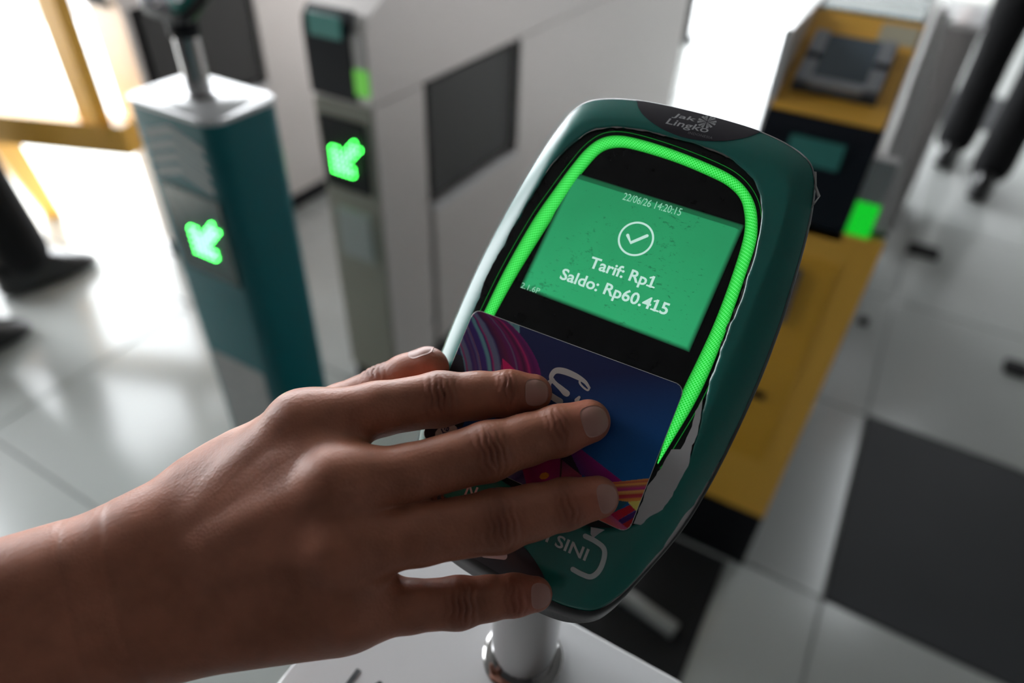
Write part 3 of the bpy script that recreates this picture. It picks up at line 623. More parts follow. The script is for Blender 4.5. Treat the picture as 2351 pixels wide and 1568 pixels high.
pp = [(-37.9, -22.6), (-37.4, -24.2), (-36.0, -24.9), (-34.3, -24.0), (-30.8, -20.6), (-30.3, -18.0), (-33.9, -17.6), (-36.8, -20.3)]
A = np.array(smooth_closed(pp, 4)); ct = A.mean(0)
mk('pill_print', uvw(np.r_[A[:, 0], ct[0]], np.r_[A[:, 1], ct[1]], 0.05), [(i, (i + 1) % len(A), len(A)) for i in range(len(A))], M_cream, card)['label'] = 'pale rounded label print'
lettering('lettering', 'ey', (-34.7, -21.0), 4.6, 3.2, 0.09, M_ink, card, rot=math.radians(-93), fn=uvw, bold=0.02, shear=.15)

# ------------------------------------------------------------------ the hand (signed-distance body, one continuous surface)
def seg(p, a, b, r1, r2):
    a, b = np.asarray(a, np.float32), np.asarray(b, np.float32); ab = b - a
    h = np.clip(((p - a) @ ab) / max(float(ab @ ab), 1e-6), 0, 1)
    return np.linalg.norm(p - a - h[..., None] * ab, axis=-1) - (r1 + (r2 - r1) * h)
W0 = np.array([-89.2, -102.9, 52.0]); SD = np.array([-.68, .73, .03]); DN = np.array([.233, .173, .957]); DN /= np.linalg.norm(DN)
FA = np.array([-24.0, -26.5, 20.5]); FA /= np.linalg.norm(FA)
J = dict(index=[(-69.1, -35.9, 37), (-49.5, -21, 27.5), (-33.6, -9.6, 16.6), (-22.4, -3.2, 12), (-12.8, 1.8, 8.6), (-5.4, 5.0, 6.2)],
         middle=[(-44.0, -47.2, 43), (-26.5, -35.3, 32), (-8.2, -19.2, 18.8), (1.2, -10.8, 13.6), (9.4, -3.8, 9.6), (17.4, 3.2, 6.7)],
         ring=[(-34.3, -64.3, 41), (-15, -51.6, 30.0), (3.8, -39.2, 17.2), (12.6, -32.2, 13), (20.8, -25.8, 9.0), (29.8, -19.4, 6.3)],
         pinky=[(-26.8, -83.2, 33), (-12, -76, 24.5), (1.2, -69.7, 15.5), (9, -65, 11), (16.0, -61.0, 7.5), (21.9, -58.1, 5.0)],
         thumb=[(-88.5, -43.0, 12), (-75, -29, 9.5), (-62, -15.5, 6.5), (-55.5, -8, 5.5), (-49.0, -1.3, 5.0)])
RD = dict(index=[11.5, 9.5, 9.8, 8.3, 8.1, 6.9], middle=[11.6, 9.5, 10.1, 8.7, 8.7, 7.6], ring=[11.4, 9.9, 10.5, 9.0, 8.5, 7.2], pinky=[10.2, 8.4, 8.4, 7.1, 6.8, 5.9], thumb=[11, 9.6, 9.6, 9.0, 8.2])
PALM = []   # (a, b, r1, r2, blend)
offs = dict(index=12, middle=4, ring=-5, pinky=-13)
for k, o_ in offs.items():
    C_ = W0 + SD * o_ - FA * 12 - DN * 1.5; m_ = np.array(J[k][0])
    PALM.append((C_, m_ - DN * 1.5, 14.5, RD[k][0] - .3, 6)); PALM.append((C_ - DN * 9, m_ - DN * 9 - FA * 2, 12, 9.5, 8))
for a_, b_ in (('index', 'middle'), ('middle', 'ring'), ('ring', 'pinky')):
    PALM.append((W0 + SD * (offs[a_] + offs[b_]) / 2 - FA * 12 - DN * 1.5, (np.array(J[a_][0]) + np.array(J[b_][0])) / 2 - DN * 2.6 + FA * 3, 14.3, 11.2, 7))
    PALM.append((np.array(J[a_][0]) - DN * 4 - FA * 4, np.array(J[b_][0]) - DN * 4 - FA * 4, 9.5, 9.5, 6))
PALM += [(W0 + SD * 10, W0 + FA * 75 + SD * 12, 19.0, 22, 8), (W0 - SD * 9, W0 + FA * 75 - SD * 11, 18.5, 23, 8),
         (W0 + FA * 75 + SD * 12, W0 + FA * 205 + SD * 12, 22, 34, 8), (W0 + FA * 75 - SD * 11, W0 + FA * 205 - SD * 13, 23, 35, 8),
         (W0 - SD * 17 - FA * 4, np.array([-32.4, -88.5, 31]), 13, 10.5, 9),
         (W0 + SD * 16 - FA * 2, np.array([-88, -50, 22]), 14, 11.5, 9), (np.array([-96, -70, 40]), np.array([-74, -42, 30]), 9.5, 9.5, 8),
         (np.array([-92, -66, 30]), np.array([-72, -50, 22]), 12, 10, 8)]
KN = [(np.array(J[k][0]) + DN * (RD[k][0] - 7.2), 6.6) for k in ('index', 'middle', 'ring', 'pinky')]
TEND = [(W0 - FA * 10 + SD * (offs[k] * .55) + DN * 8.0, np.array(J[k][0]) + DN * 2.2 + FA * 4, 4.6, 4.8) for k in ('index', 'middle', 'ring', 'pinky')] + [
        (np.array([-104, -88, 51]), np.array([-88, -55, 38]), 6.0, 6.5)]
PIPB = [(np.array(J[k][2]) + DN * .9, RD[k][2]) for k in ('index', 'middle', 'ring', 'pinky')]
def smin(a, b, k):
    h = np.clip(0.5 + 0.5 * (b - a) / k, 0, 1); return b + (a - b) * h - k * h * (1 - h)
class Field:
    """evaluate the hand at any points, with each primitive limited to its own box"""
    def __init__(s, P, grid=None): s.P = P; s.grid = grid
    def box(s, a, b, r):
        if s.grid is None: return slice(None)
        ax = s.grid; lo_ = np.minimum(a, b) - r - 14; hi_ = np.maximum(a, b) + r + 14
        return tuple(slice(*np.searchsorted(ax[i], (lo_[i], hi_[i]))) for i in range(3))
    def run(s):
        D = np.full(s.P.shape[:-1], 40.0, np.float32)
        def put(D, a, b, r1, r2, k):
            sl = s.box(np.asarray(a), np.asarray(b), max(r1, r2)); D[sl] = smin(D[sl], seg(s.P[sl], a, b, r1, r2), k)
        for a, b, r1, r2, k in PALM: put(D, a, b, r1, r2, k)
        for c, r in KN: put(D, c, c + 1e-3, r, r, 7)
        for a, b, r1, r2 in TEND: put(D, a, b, r1, r2, 5)
        OUT = D.copy()
        for k in J:
            Fd = np.full(s.P.shape[:-1], 40.0, np.float32); p = J[k]; r = RD[k]
            for i in range(len(p) - 1): put(Fd, p[i], p[i + 1], r[i], r[i + 1], 2.5)
            OUT = smin(OUT, smin(D, Fd, 6.5), 1.2)
        return OUT
h_ = 1.15
ax = [np.arange(-236, 46, h_, dtype=np.float32), np.arange(-262, 22, h_, dtype=np.float32), np.arange(-12, 212, h_, dtype=np.float32)]
# coarse pass to find the occupied cells, then surface nets on the full grid
Pg = np.stack(np.meshgrid(*ax, indexing='ij'), -1)
D = Field(Pg, ax).run()
ins = D < 0
cfg = np.zeros(tuple(n - 1 for n in D.shape), np.uint8)
for i in (0, 1):
    for j in (0, 1):
        for k in (0, 1):
            cfg += ins[i:D.shape[0] - 1 + i, j:D.shape[1] - 1 + j, k:D.shape[2] - 1 + k]
act = (cfg > 0) & (cfg < 8); ci = np.argwhere(act); vid = -np.ones(act.shape, np.int32); vid[act] = np.arange(len(ci))
acc = np.zeros((len(ci), 3)); cnt = np.zeros(len(ci))
cor = [(i, j, k) for i in (0, 1) for j in (0, 1) for k in (0, 1)]
for a in range(8):
    for b_ in range(a + 1, 8):
        ca, cb_ = np.array(cor[a]), np.array(cor[b_])
        if np.abs(ca - cb_).sum() != 1: continue
        d1, d2 = D[tuple((ci + ca).T)], D[tuple((ci + cb_).T)]; x = (d1 < 0) != (d2 < 0); t = np.where(x, d1 / np.where(x, d1 - d2, 1), 0)
        acc[x] += (ca + (cb_ - ca) * t[:, None])[x]; cnt[x] += 1
HV = (ci + acc / cnt[:, None]) * h_ + np.array([a[0] for a in ax])
HF = []
for d in range(3):
    e = [0, 0, 0]; e[d] = 1; sl0 = [slice(1, -1)] * 3; sl1 = [slice(1, -1)] * 3
    sl0[d] = slice(0, -1); sl1[d] = slice(1, None)
    a_, b_ = ins[tuple(sl0)], ins[tuple(sl1)]; x = np.argwhere(a_ != b_)
    fl_ = a_[tuple(x.T)]
    base = x + np.array([0 if i == d else 1 for i in range(3)]); o1, o2 = [i for i in range(3) if i != d]
    def cell(s1, s2):
        c = base.copy(); c[:, o1] -= s1; c[:, o2] -= s2; return vid[tuple(c.T)]
    Q = np.stack([cell(0, 0), cell(1, 0), cell(1, 1), cell(0, 1)], 1)
    flip = fl_ if d != 1 else ~fl_
    Q[~flip] = Q[~flip][:, ::-1]; HF.append(Q)
HF = np.concatenate(HF); HF = HF[(HF >= 0).all(1)]
del Pg, D, ins, cfg, act, vid
def fld(P): return Field(P.astype(np.float32)).run().astype(float)
def grad(P, e=0.35): return np.stack([fld(P + e * v) - fld(P - e * v) for v in np.eye(3)], 1) / (2 * e)
for _ in range(2):
    d0 = fld(HV); g_ = grad(HV); gn = np.linalg.norm(g_, axis=1); HV = HV - g_ / np.maximum(gn, .3)[:, None] ** 2 * np.clip(d0, -1, 1)[:, None]
HN = g_ / np.maximum(gn, 1e-6)[:, None]
# one subdivision, then settle on the surface again
E4 = np.sort(np.stack([HF, np.roll(HF, -1, 1)], -1).reshape(-1, 2), 1); key = E4[:, 0].astype(np.int64) * len(HV) + E4[:, 1]
uq, inv = np.unique(key, return_inverse=True); n0 = len(HV)
EV = (HV[uq // n0] + HV[uq % n0]) / 2; FV = HV[HF].mean(1)
eid = inv.reshape(-1, 4) + n0; fid = np.arange(len(HF)) + n0 + len(EV)
HF = np.concatenate([np.stack([HF[:, i], eid[:, i], fid, eid[:, (i + 3) % 4]], 1) for i in range(4)])
HV = np.concatenate([HV, EV, FV])
d0 = fld(HV); g_ = grad(HV); gn = np.linalg.norm(g_, axis=1); HV = HV - g_ / np.maximum(gn, .3)[:, None] ** 2 * np.clip(d0, -1, 1)[:, None]
HN = g_ / np.maximum(gn, 1e-6)[:, None]
# skin folds over the finger joints, colour of knuckles and tips
fold = np.zeros(len(HV)); dark_k = np.zeros(len(HV)); tipc = np.zeros(len(HV))
for k in J:
    p = [np.array(q) for q in J[k]]
    js = [(2, 1.0), (4, .75)] if k != 'thumb' else [(2, .8)]
    for ji, amp in js:
        ax_ = p[min(ji + 1, len(p) - 1)] - p[ji - 1]; ax_ /= np.linalg.norm(ax_)
        VW = np.array([-.55, .6, .58]) if k == 'thumb' else np.array([.42, .2, .88])
        up = VW - ax_ * (VW @ ax_); up /= np.linalg.norm(up); sd = np.cross(ax_, up)
        q = HV - (p[ji] + up * RD[k][ji]); s = q @ ax_; l = q @ sd; z = q @ up; near = (np.linalg.norm(q, axis=1) < 15) * np.clip((z + 6.5) / 4, 0, 1)
        wid = 1.0 if ji == 2 else .72
        m_ = np.exp(-(s / (5.2 * wid)) ** 2) * np.exp(-(l / 6.8) ** 2) * near
        sw = s * (1 + .10 * np.sin(l * .55 + ji)) + .020 * l * l * np.sign(s)
        wv = np.abs(np.cos(sw * math.pi / 2.3 + .35 * np.sin(l * 1.1 + 2 * ji))) ** .6
        fold += amp * m_ * (.98 * wv - .80)
        ringf = np.exp(-((np.abs(s) - 6.2 * wid) / 1.0) ** 2) * np.exp(-(l / 6.0) ** 2) * near
        fold -= amp * .16 * ringf
        dark_k = np.maximum(dark_k, amp * np.exp(-(s / (6.4 * wid)) ** 2 - (l / 7.0) ** 2) * near * (1.12 - .35 * wv))
    tipc = np.maximum(tipc, np.exp(-(np.linalg.norm(HV - p[-1], axis=1) / 10) ** 2))
HV = HV + HN * fold[:, None]
wr = W0 + FA * 8                                             # faint creases across the wrist
s = (HV - wr) @ FA; lw = (HV - wr) @ DN
cr = np.exp(-((s + 3) / 1.6) ** 2) + .7 * np.exp(-((s - 9) / 1.3) ** 2)
HV = HV - HN * (cr * 0.35 * np.clip(lw / 10, 0, 1))[:, None]
person = thing('person', tuple(uvw(*W0)), 'person reaching in from the lower left, right hand pressing the card to the reader', 'person')
M_skin = mat('skin', (0.4, 0.19, 0.12), 0.46, spec=0.42); nt = M_skin.node_tree; b = nt.nodes['Principled BSDF']
b.inputs['Subsurface Weight'].default_value = 0.12; b.inputs['Subsurface Radius'].default_value = (1.0, 0.35, 0.2); b.inputs['Subsurface Scale'].default_value = 0.0035
na = nt.nodes.new('ShaderNodeAttribute'); na.attribute_name = 'tone'
tc = nt.nodes.new('ShaderNodeTexCoord'); nz = nt.nodes.new('ShaderNodeTexNoise'); nz.inputs['Scale'].default_value = 90; nz.inputs['Detail'].default_value = 6; nt.links.new(tc.outputs['Object'], nz.inputs['Vector'])
mx = nt.nodes.new('ShaderNodeMix'); mx.data_type = 'RGBA'; mx.blend_type = 'MULTIPLY'; mx.inputs[0].default_value = 1
cr_ = nt.nodes.new('ShaderNodeValToRGB'); cr_.color_ramp.elements[0].position = .3; cr_.color_ramp.elements[0].color = (.80, .76, .74, 1); cr_.color_ramp.elements[1].position = .7; cr_.color_ramp.elements[1].color = (1.08, 1.06, 1.05, 1)
nt.links.new(nz.outputs['Fac'], cr_.inputs[0]); nt.links.new(na.outputs['Color'], mx.inputs[6]); nt.links.new(cr_.outputs[0], mx.inputs[7]); nt.links.new(mx.outputs[2], b.inputs['Base Color'])
vo = nt.nodes.new('ShaderNodeTexVoronoi'); vo.inputs['Scale'].default_value = 900; nt.links.new(tc.outputs['Object'], vo.inputs['Vector'])
bp = nt.nodes.new('ShaderNodeBump'); bp.inputs['Strength'].default_value = 0.22; bp.inputs['Distance'].default_value = 0.0004; nt.links.new(vo.outputs['Distance'], bp.inputs['Height'])
nf = nt.nodes.new('ShaderNodeTexNoise'); nf.inputs['Scale'].default_value = 260; nf.inputs['Detail'].default_value = 4; nt.links.new(tc.outputs['Object'], nf.inputs['Vector'])
bp2 = nt.nodes.new('ShaderNodeBump'); bp2.inputs['Strength'].default_value = 0.07; bp2.inputs['Distance'].default_value = 0.0008; nt.links.new(nf.outputs['Fac'], bp2.inputs['Height']); nt.links.new(bp.outputs[0], bp2.inputs['Normal']); nt.links.new(bp2.outputs[0], b.inputs['Normal'])
body = mk('body', uvw(HV[:, 0], HV[:, 1], HV[:, 2]), HF, M_skin, person, True)
sk = np.array([0.41, 0.158, 0.096]); tone = np.tile(sk, (len(HV), 1))
tone = tone * (1 - .66 * dark_k[:, None] * np.array([.75, 1, 1.05])) + tipc[:, None] * np.array([.06, -.01, .0])
ca_ = body.data.color_attributes.new('tone', 'FLOAT_COLOR', 'POINT'); ca_.data.foreach_set('color', np.concatenate([np.clip(tone, 0, 1), np.ones((len(HV), 1))], 1).ravel())
# fingernails: thin plates that follow the finger surface
M_nail = mat('nail', (0.43, 0.215, 0.18), 0.42, spec=0.5, noise=(200, 0.05))
def ffld(k, V):
    D = np.full(len(V), 40.0)
    for i in range(len(J[k]) - 1): D = smin(D, seg(V.astype(np.float32), J[k][i], J[k][i + 1], RD[k][i], RD[k][i + 1]).astype(float), 2.5)
    return D
def nail(k, wid, ln, fwd, up, tilt=0.0):
    p = np.array(J[k][-1]); ax_ = p - np.array(J[k][-2]); ax_ /= np.linalg.norm(ax_)
    up = np.array(up, float); up -= ax_ * (up @ ax_); up /= np.linalg.norm(up); sd = np.cross(ax_, up)
    if tilt: up = up * math.cos(tilt) + sd * math.sin(tilt); sd = np.cross(ax_, up)
    nu, nv = 15, 15; V = []
    for i in range(nu):
        x = -1 + 2 * i / (nu - 1)
        for j in range(nv):
            y = -1 + 2 * j / (nv - 1)
            r_ = (abs(x) ** 3.2 + abs(y) ** 3.2) ** (1 / 3.2); sc_ = 1.0 if r_ < 1e-6 else max(abs(x), abs(y)) / r_
            ang = x * sc_ * wid / 2 / RD[k][-1]
            dr = up * math.cos(ang) + sd * math.sin(ang)
            V.append(p + ax_ * (fwd + y * sc_ * ln / 2) + dr * (RD[k][-1] + 6))
    V = np.array(V); c = p[None] + ((V - p) @ ax_)[:, None] * ax_[None] * .65; dv = V - c; dv /= np.linalg.norm(dv, axis=1)[:, None]
    for _ in range(14): V = V - dv * (ffld(k, V) - 0.12)[:, None] * .8
    lift = np.array([0.0 if (i in (0, nu - 1) or j == 0) else .10 for i in range(nu) for j in range(nv)]) 
    Vt = V + dv * lift[:, None]; Vb = V - dv * 0.5; n = nu * nv
    F = [(i * nv + j, i * nv + j + 1, (i + 1) * nv + j + 1, (i + 1) * nv + j) for i in range(nu - 1) for j in range(nv - 1)]
    F = [f[::-1] for f in F]; rim = [i * nv for i in range(nu)] + [(nu - 1) * nv + j for j in range(1, nv)] + [i * nv + nv - 1 for i in range(nu - 2, -1, -1)] + [j for j in range(nv - 2, 0, -1)]
    F += [(rim[i], rim[(i + 1) % len(rim)], rim[(i + 1) % len(rim)] + n, rim[i] + n) for i in range(len(rim))]
    V = np.concatenate([Vt, Vb]); o = mk('fingernail', uvw(V[:, 0], V[:, 1], V[:, 2]), F, M_nail, person, True); return o
nail('index', 10.4, 10.2, 2.0, (.45, .1, .9)); nail('middle', 11.6, 11.4, 2.2, (.45, .1, .9)); nail('ring', 11.4, 9.6, 4.4, (.5, .1, .85)); nail('pinky', 9.2, 9.0, 2.5, (.45, .2, .87)); nail('thumb', 11.5, 11.5, 1.5, (-.6, .62, .5))

# ------------------------------------------------------------------ ticket gates
def gate(x0, x1, y0, y1, label, flap=True, led=M_led_soft, xs=None, xc=None):
    xs = x1 - .034 if xs is None else xs; xc = x0 if xc is None else xc; xk = x1 if xs > x1 - .04 else xs
    t = thing('ticket_gate', ((x0 + x1) / 2, (y0 + y1) / 2, 0), label, 'ticket gate')
    zb = 0.75
    b = MB().box(x0 + .006, x1 - .006, y0 + .004, y1, 0.0, 0.06); b.build('kick_plate', M_black, t)
    if flap:
        # side wall facing the lane, with a recess that holds the sliding flap
        b = MB()
        fy0, fy1, fz0, fz1, dp = 1.130, 1.535, 0.472, 0.750, 0.05
        b.box(x0, x1 - dp, y0, y1, 0.06, zb)
        b.box(x1 - dp, x1, y0, fy0, 0.06, zb); b.box(x1 - dp, x1, fy1, y1, 0.06, zb)
        b.build('cabinet', M_steel, t)
        MB().box(x1 - dp, x1 - .028, fy0, fy1, fz0 - .01, fz1, 0.002).build('flap_frame', M_black, t)
        MB().box(x1 - .028, x1 - .016, fy0 + .038, fy1 - .004, fz0 + .004, fz1 - .012, 0.003).build('flap', M_flap, t)['label'] = 'smoked grey flap'
        MB().box(x1 - dp, x1 + .001, fy0 + .02, fy1, 0.06, fz0 - .012, 0.004).build('side_panel', M_steel, t)
        MB().box(x1 - dp, x1 - .02, fy0, fy0 + .02, 0.06, fz0 - .012).build('panel_gap', M_black, t)
        MB().box(x1 - .012, x1 + .0025, fy0 + .02, fy1, fz0 - .022, fz0 - .008, 0.003).build('panel_lip', M_top, t)
    else:
        MB().box(x0, x1, y0, y1, 0.16, zb + .02, 0.004).build('cabinet', M_steel, t)
        MB().box(x0 - .001, x1 + .001, y0 - .004, y0 + .01, 0.0, 0.16, 0.002).build('kick_plate', M_black, t)
    # raised console: dark sloping nose, scanner slope and glazed top
    zn, zt = 0.906, 0.994; ys, yt = y0 + 0.005, y0 + 0.19
    prof = [(y0, zb + .002), (y0, zn - .03), (y0 + .012, zn), (yt, zt), (y1, zt), (y1, zb + .002)]
    n = len(prof); b = MB(); b.loft([[(xc + .002, y, z) for y, z in prof], [(xk - .002, y, z) for y, z in prof]][::-1])
    b.build('console', M_steel, t)
    nose = [(y0 - .006, zb + .004), (y0 - .006, zn - .034), (y0 - .003, zn - .014), (y0 + .014, zn + .0025), (y0 + .03, zn + .004), (y0 + .03, zb + .004)]
    MB().loft([[(xc, y, z) for y, z in nose], [(xs - .001, y, z) for y, z in nose]][::-1]).build('nose', M_navy, t)
    b = MB().box(xs, xs + .030, y0 - .006, y0 + .02, zb + .018, zb + .066, .002).build('led_strip', led, t); b['label'] = 'green light strip'
    MB().box(xs, xs + .030, y0 - .004, y0 + .02, zb + .067, zn - .03, .001).build('trim_strip', M_steel_dark, t)
    return t, zb, zn, zt, yt
G_R, *_g = gate(-0.145, 0.05, 0.95, 2.4, 'ticket gate with yellow front panel and square scanner on top', flap=False, xs=0.0, xc=-0.145)
zb, zn, zt, yt = _g
MB().box(-0.147, 0.052, 0.944, 0.956, 0.16, zb + .02, 0.003).build('front_panel', M_yellow, G_R)['label'] = 'yellow front panel'
MB().box(-0.085, 0.012, 0.9425, 0.945, 0.30, 0.72, 0.001).build('door_outline', mat('yellow_door', (0.76, 0.39, 0.03), .42), G_R)['label'] = 'raised yellow service door'
MB().box(-0.052, -0.034, 0.936, 0.9426, 0.60, 0.70, .003).build('door_handle', mat('handle_grey', (0.10, 0.10, 0.12), .5), G_R)['label'] = 'dark recessed handle'
MB().box(-0.046, -0.022, 0.940, 0.9426, 0.440, 0.456, .001).build('lettering_mark', M_black, G_R)  # plain dark box in place of small lettering
MB().box(-0.105, -0.036, 0.941, 0.9442, 0.850, 0.885, .001).build('display', mat('teal_display_dark', (0.01, 0.06, 0.055), .3, emit=(0.02, 0.10, 0.085, .25)), G_R)['label'] = 'dim teal display'
def slope(x, s, lift):                                       # point on the scanner slope of a gate whose front is y0
    L = math.hypot(yt - 0.962, zt - zn); d = np.array([0, yt - 0.962, zt - zn]) / L; nn = np.array([0, -d[2], d[1]])
    return np.array([x, 0.962, zn]) + d * s + nn * lift
def slope_box(name, x0, x1, s0, s1, l0, l1, m):
    P = lambda l: [slope(x0, s0, l), slope(x1, s0, l), slope(x1, s1, l), slope(x0, s1, l)]
    return MB().loft([P(l0), P(l1)]).build(name, m, G_R)
slope_box('scanner_plate', -0.143, -0.002, 0.0, 0.198, -0.001, 0.003, M_yellow)['label'] = 'yellow scanner plate'
M_sc = mat('scanner_window', (0.10, 0.13, 0.16), 0.12); M_sb = mat('scanner_bezel', (0.36, 0.37, 0.40), 0.35, 0.3)
slope_box('scanner_base', -0.129, -0.022, 0.035, 0.138, 0.003, 0.012, mat('scanner_skirt', (0.05, 0.055, 0.07), .4))
slope_box('scanner_window', -0.109, -0.040, 0.05, 0.136, 0.012, 0.016, M_sc)
for x0_, x1_, s0_, s1_ in ((-0.127, -0.109, 0.042, 0.080), (-0.127, -0.109, 0.094, 0.136), (-0.042, -0.024, 0.042, 0.080), (-0.042, -0.024, 0.094, 0.136), (-0.109, -0.042, 0.037, 0.050)):
    slope_box('scanner_bracket', x0_, x1_, s0_, s1_, 0.012, 0.020, M_sb)
slope_box('sticker_patch', -0.052, -0.004, 0.150, 0.188, 0.003, 0.0036, mat('patch', (0.55, 0.5, 0.36), .5))['label'] = 'pale worn sticker'
MB().box(-0.141, -0.004, 0.95 + .19, 2.38, zt + .0005, zt + .006, .002).build('glass_top', M_glass, G_R)['label'] = 'reflective glass top'
MB().box(0.001, 0.015, 0.972, 2.39, zb + .02, zb + .05, .002).build('edge_rail', M_chrome, G_R)['label'] = 'bright steel edge rail'
MB().box(0.015, 0.051, 0.955, 2.4, zb + .0195, zb + .028, .002).build('side_ledge', mat('dark_ledge', (0.10, 0.10, 0.10), .5), G_R)['label'] = 'dark grey side ledge'
MB().box(-0.153, -0.1425, 0.97, 2.4, zb + .02, zt + .008, .002).build('edge_rail', M_top, G_R)['label'] = 'white edge rail'
G_M, *_ = gate(-0.985, -0.84, 0.97, 2.9, 'steel ticket gate with green arrow on its front, dark flap in its side', led=mat('dim_led_strip', (0.1, 0.3, 0.05), .4, emit=(0.13, 0.5, 0.05, 0.5)))
fp = MB().box(-0.982, -0.845, 0.964, 0.972, 0.06, 0.745, .002).build('front_panel', mat('beige_panel', (0.33, 0.31, 0.25), .5), G_M); fp['label'] = 'beige front panel'
dp_ = MB().box(-0.972, -0.858, 0.958, 0.966, 0.565, 0.715, .002).build('arrow_panel', M_black, G_M); dp_['base'] = list(G_M['base'])
led_arrow(dp_, -0.909, 0.957, 0.640, 0.082, True, M_led)
MB().box(-0.955, -0.87, 0.9575, 0.966, 0.40, 0.52, .002).build('notice', mat('pale_notice', (0.42, 0.44, 0.42), .5), G_M)['label'] = 'pale printed notice'
MB().box(-0.967, -0.893, 0.9615, 0.966, 0.862, 0.902, .001).build('display', mat('teal_display', (0.02, 0.10, 0.09), .3, emit=(0.03, 0.14, 0.12, .35)), G_M)['label'] = 'dim teal display'
G_F, *_ = gate(-1.885, -1.75, 1.11, 2.9, 'farthest steel ticket gate, beside the yellow barrier', led=M_steel_dark)

# dark floor sheet, bar for a light reflection, divider, floor blocks
mt = MB().box(-0.68, 0.02, 0.46, 0.938, 0.0, 0.006, .002).build('floor_sheet', M_matte); tag(mt, 'thin black sheet on the floor in front of the yellow gate', 'sheet')  # thin black sheet lying flat on the tiles
st = MB(); pts = [(-0.151, 0.755, 0.012), (-0.02, 0.733, 0.012)]  # pale tube in place of a light reflection stripe
st.tube(pts, 0.016, 12).build('reflection_bar', mat('reflection_bar_grey', (0.36, 0.36, 0.35), .5)); tag(bpy.data.objects['reflection_bar'], 'short pale bar standing in for a light reflection on the floor', 'bar')
dv = thing('lane_divider', (0.085, 2.7, 0), 'dark grey steel divider with a white top behind the yellow gate', 'divider')
MB().box(0.035, 0.15, 2.62, 2.9, 0, 0.70, .004).build('divider_body', M_steel_dark, dv)
MB().box(0.030, 0.155, 2.60, 2.92, 0.70, 0.716, .004).build('divider_cap', M_top, dv)['label'] = 'white cap'
MB().box(0.012, 0.036, 2.55, 2.62, 0, 0.76, .003).build('divider_post', M_chrome, dv)['label'] = 'bright chrome post'
for x, y, rx, ry, lb in ((0.262, 2.53, .05, .035, 'small black floor block nearest the dark divider'), (0.142, 1.975, .014, .014, 'tiny dark floor block between the grey tiles'), (0.548, 1.976, .03, .03, 'small dark floor block at the right edge of the picture')):
    o = MB().rrect(x, y, rx, ry, .008, [(0, 0), (.012, 0), (.016, .004)]).build('floor_block', M_matte); tag(o, lb, 'floor stop')  # low dark blocks set on the tiles
bp_ = thing('rubber_bollard', (-1.31, 4.52, 0), 'thin black bollard standing on the bright far floor', 'bollard')
MB().tube([(-1.31, 4.52, 0), (-1.31, 4.52, .75), (-1.31, 4.52, .80)], [.045, .045, .03], 16).build('post', M_black, bp_, True)
MB().tube([(-1.31, 4.52, 0), (-1.31, 4.52, .02)], [.08, .075], 20).build('base', M_black, bp_, True)

# yellow barrier by the sunlit entrance
yb_ = thing('yellow_barrier', (-2.09, 1.05, 0), 'yellow steel barrier with an upright, a rail and a slanting leg in the sunlight', 'barrier')
MB().tube([(-2.55, 0.741, .444), (-1.765, 1.054, .444)], 0.057, 4).build('rail', M_yellow, yb_)
b = MB(); b.box(-1.892, -1.812, 0.99, 1.03, 0.42, 1.35, .004); b.build('upright', M_yellow, yb_)
MB().tube([(-2.20, 0.90, .444), (-2.42, 1.06, 0.0)], [0.052, 0.03], 4).build('leg', M_yellow, yb_)
MB().tube([(-2.50, 0.76, .444), (-2.66, 0.69, 0.0)], 0.04, 4).build('leg', M_yellow, yb_)

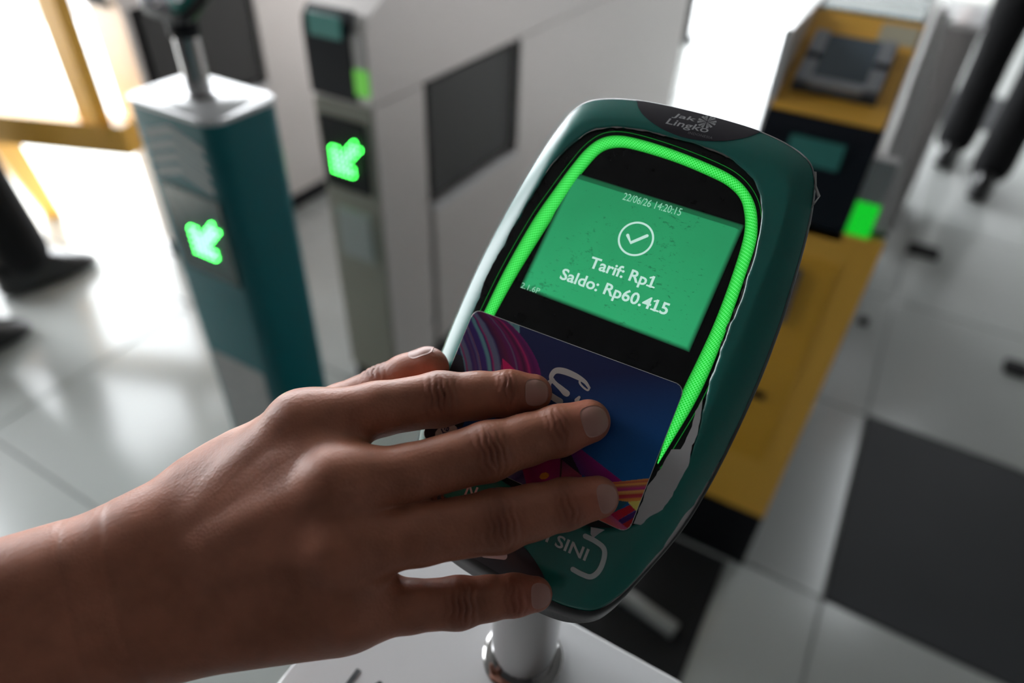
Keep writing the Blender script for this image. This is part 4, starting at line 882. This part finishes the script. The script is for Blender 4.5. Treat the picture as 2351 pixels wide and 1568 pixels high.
# ------------------------------------------------------------------ passers-by
def skin_body(name, V, E, R, m, parent, levels=2):
    me = bpy.data.meshes.new(name); base = parent['base']
    me.from_pydata([tuple(np.array(v) - base) for v in V], E, []); o = link(name, me, m, parent)
    md = o.modifiers.new('skin', 'SKIN'); md.use_smooth_shade = True
    for i, r in enumerate(R): me.skin_vertices[0].data[i].radius = r if hasattr(r, '__len__') else (r, r)
    me.skin_vertices[0].data[0].use_root = True
    s_ = o.modifiers.new('smooth', 'SUBSURF'); s_.levels = levels; s_.render_levels = levels
    return o
def walker(a1, a2, face, label, trousers=M_cloth, shirt=M_shirt):
    """a1, a2 = ankle points on the floor, face = heading"""
    f = np.array([*face, 0.0]); f /= np.linalg.norm(f); sd = np.array([f[1], -f[0], 0])
    a1, a2 = np.array([*a1, 0.0]), np.array([*a2, 0.0]); hip = (a1 + a2) / 2 + np.array([0, 0, .88])
    t = thing('person', tuple((a1 + a2) / 2), label, 'person')
    hs = [hip + sd * (.09 if (a - (a1 + a2) / 2) @ sd > 0 else -.09) for a in (a1, a2)]
    V = [hip]; E = []; R = [(.15, .11)]
    for a, h in zip((a1, a2), hs):
        k = (a + np.array([0, 0, .08]) + h) / 2 + f * .035; n0 = len(V)
        V += [h - np.array([0, 0, .05]), (h + k) / 2, k, (k + a) / 2 + np.array([0, 0, .06]), a + np.array([0, 0, .045])]; R += [.098, .088, .074, .074, .085]
        E += [(0, n0)] + [(n0 + i, n0 + i + 1) for i in range(4)]
    skin_body('trousers', V, E, R, trousers, t)
    up = np.array([0, 0, 1.0]); ch = hip + up * .40; nk = hip + up * .60
    V = [hip + up * .02, hip + up * .2, ch, nk, nk + up * .10 + f * .02, nk + up * .2 + f * .03, nk + up * .27 + f * .02]; R = [(.15, .11), (.145, .11), (.17, .12), (.07, .065), (.055, .055), (.075, .09), (.06, .075)]
    E = [(i, i + 1) for i in range(6)]
    for s_ in (1, -1):
        n0 = len(V); sh_ = hip + up * .53 + sd * s_ * .18
        V += [sh_, sh_ + sd * s_ * .05 - up * .28, sh_ + sd * s_ * .05 - up * .5 + f * .1, sh_ + sd * s_ * .04 - up * .6 + f * .13]; R += [.065, .05, .036, .04]; E += [(2, n0), (n0, n0 + 1), (n0 + 1, n0 + 2), (n0 + 2, n0 + 3)]
    skin_body('body', V, E, R, M_skin2, t)
    Vs = V[:3] + [V[7], V[7] - up * .2 + sd * .04, V[11], V[11] - up * .2 - sd * .04]
    skin_body('shirt', Vs, [(0, 1), (1, 2), (2, 3), (3, 4), (2, 5), (5, 6)], [(.165, .125), (.16, .125), (.185, .135), .08, .068, .08, .068], shirt, t)
    hd = nk + up * .235 + f * .015
    skin_body('hair', [hd, hd + up * .035 - f * .03], [(0, 1)], [(.085, .1), (.075, .085)], M_hair, t)
    for a in (a1, a2):                                       # shoe: sole outline lofted up over the foot
        rings = []
        prof = [(-.105, .034), (-.085, .044), (-.02, .044), (.05, .046), (.11, .044), (.155, .034), (.18, .014)]
        for z, sc, top in ((0.0, 1.0, .18), (.022, 1.03, .18), (.045, .95, .165), (.075, .88, .09), (.12, .84, .03)):
            ring = []
            for x, w in prof + [(x, -w) for x, w in prof[::-1]]:
                xx = min(x, top + .0) if top < .16 else x * (1 if z < .03 else .96)
                ring.append(tuple(a + f * xx + sd * w * sc * (1 if x > -.08 else .8) + up * z))
            rings.append(ring)
        o = MB().loft(rings).build('shoe', M_shoe, t); auto_smooth(o, 70)
        m_ = o.modifiers.new('smooth', 'SUBSURF'); m_.levels = m_.render_levels = 1
    return t
M_skin2 = mat('skin_plain', (0.36, 0.18, 0.12), 0.5)
walker((-2.06, 0.785), (-1.90, 0.475), (0.05, 0.23), 'person in black trousers and black shoes walking at the left edge')
walker((0.275, 3.42), (0.415, 3.16), (0.15, 1.0), 'person in dark trousers walking away at the upper right corner')
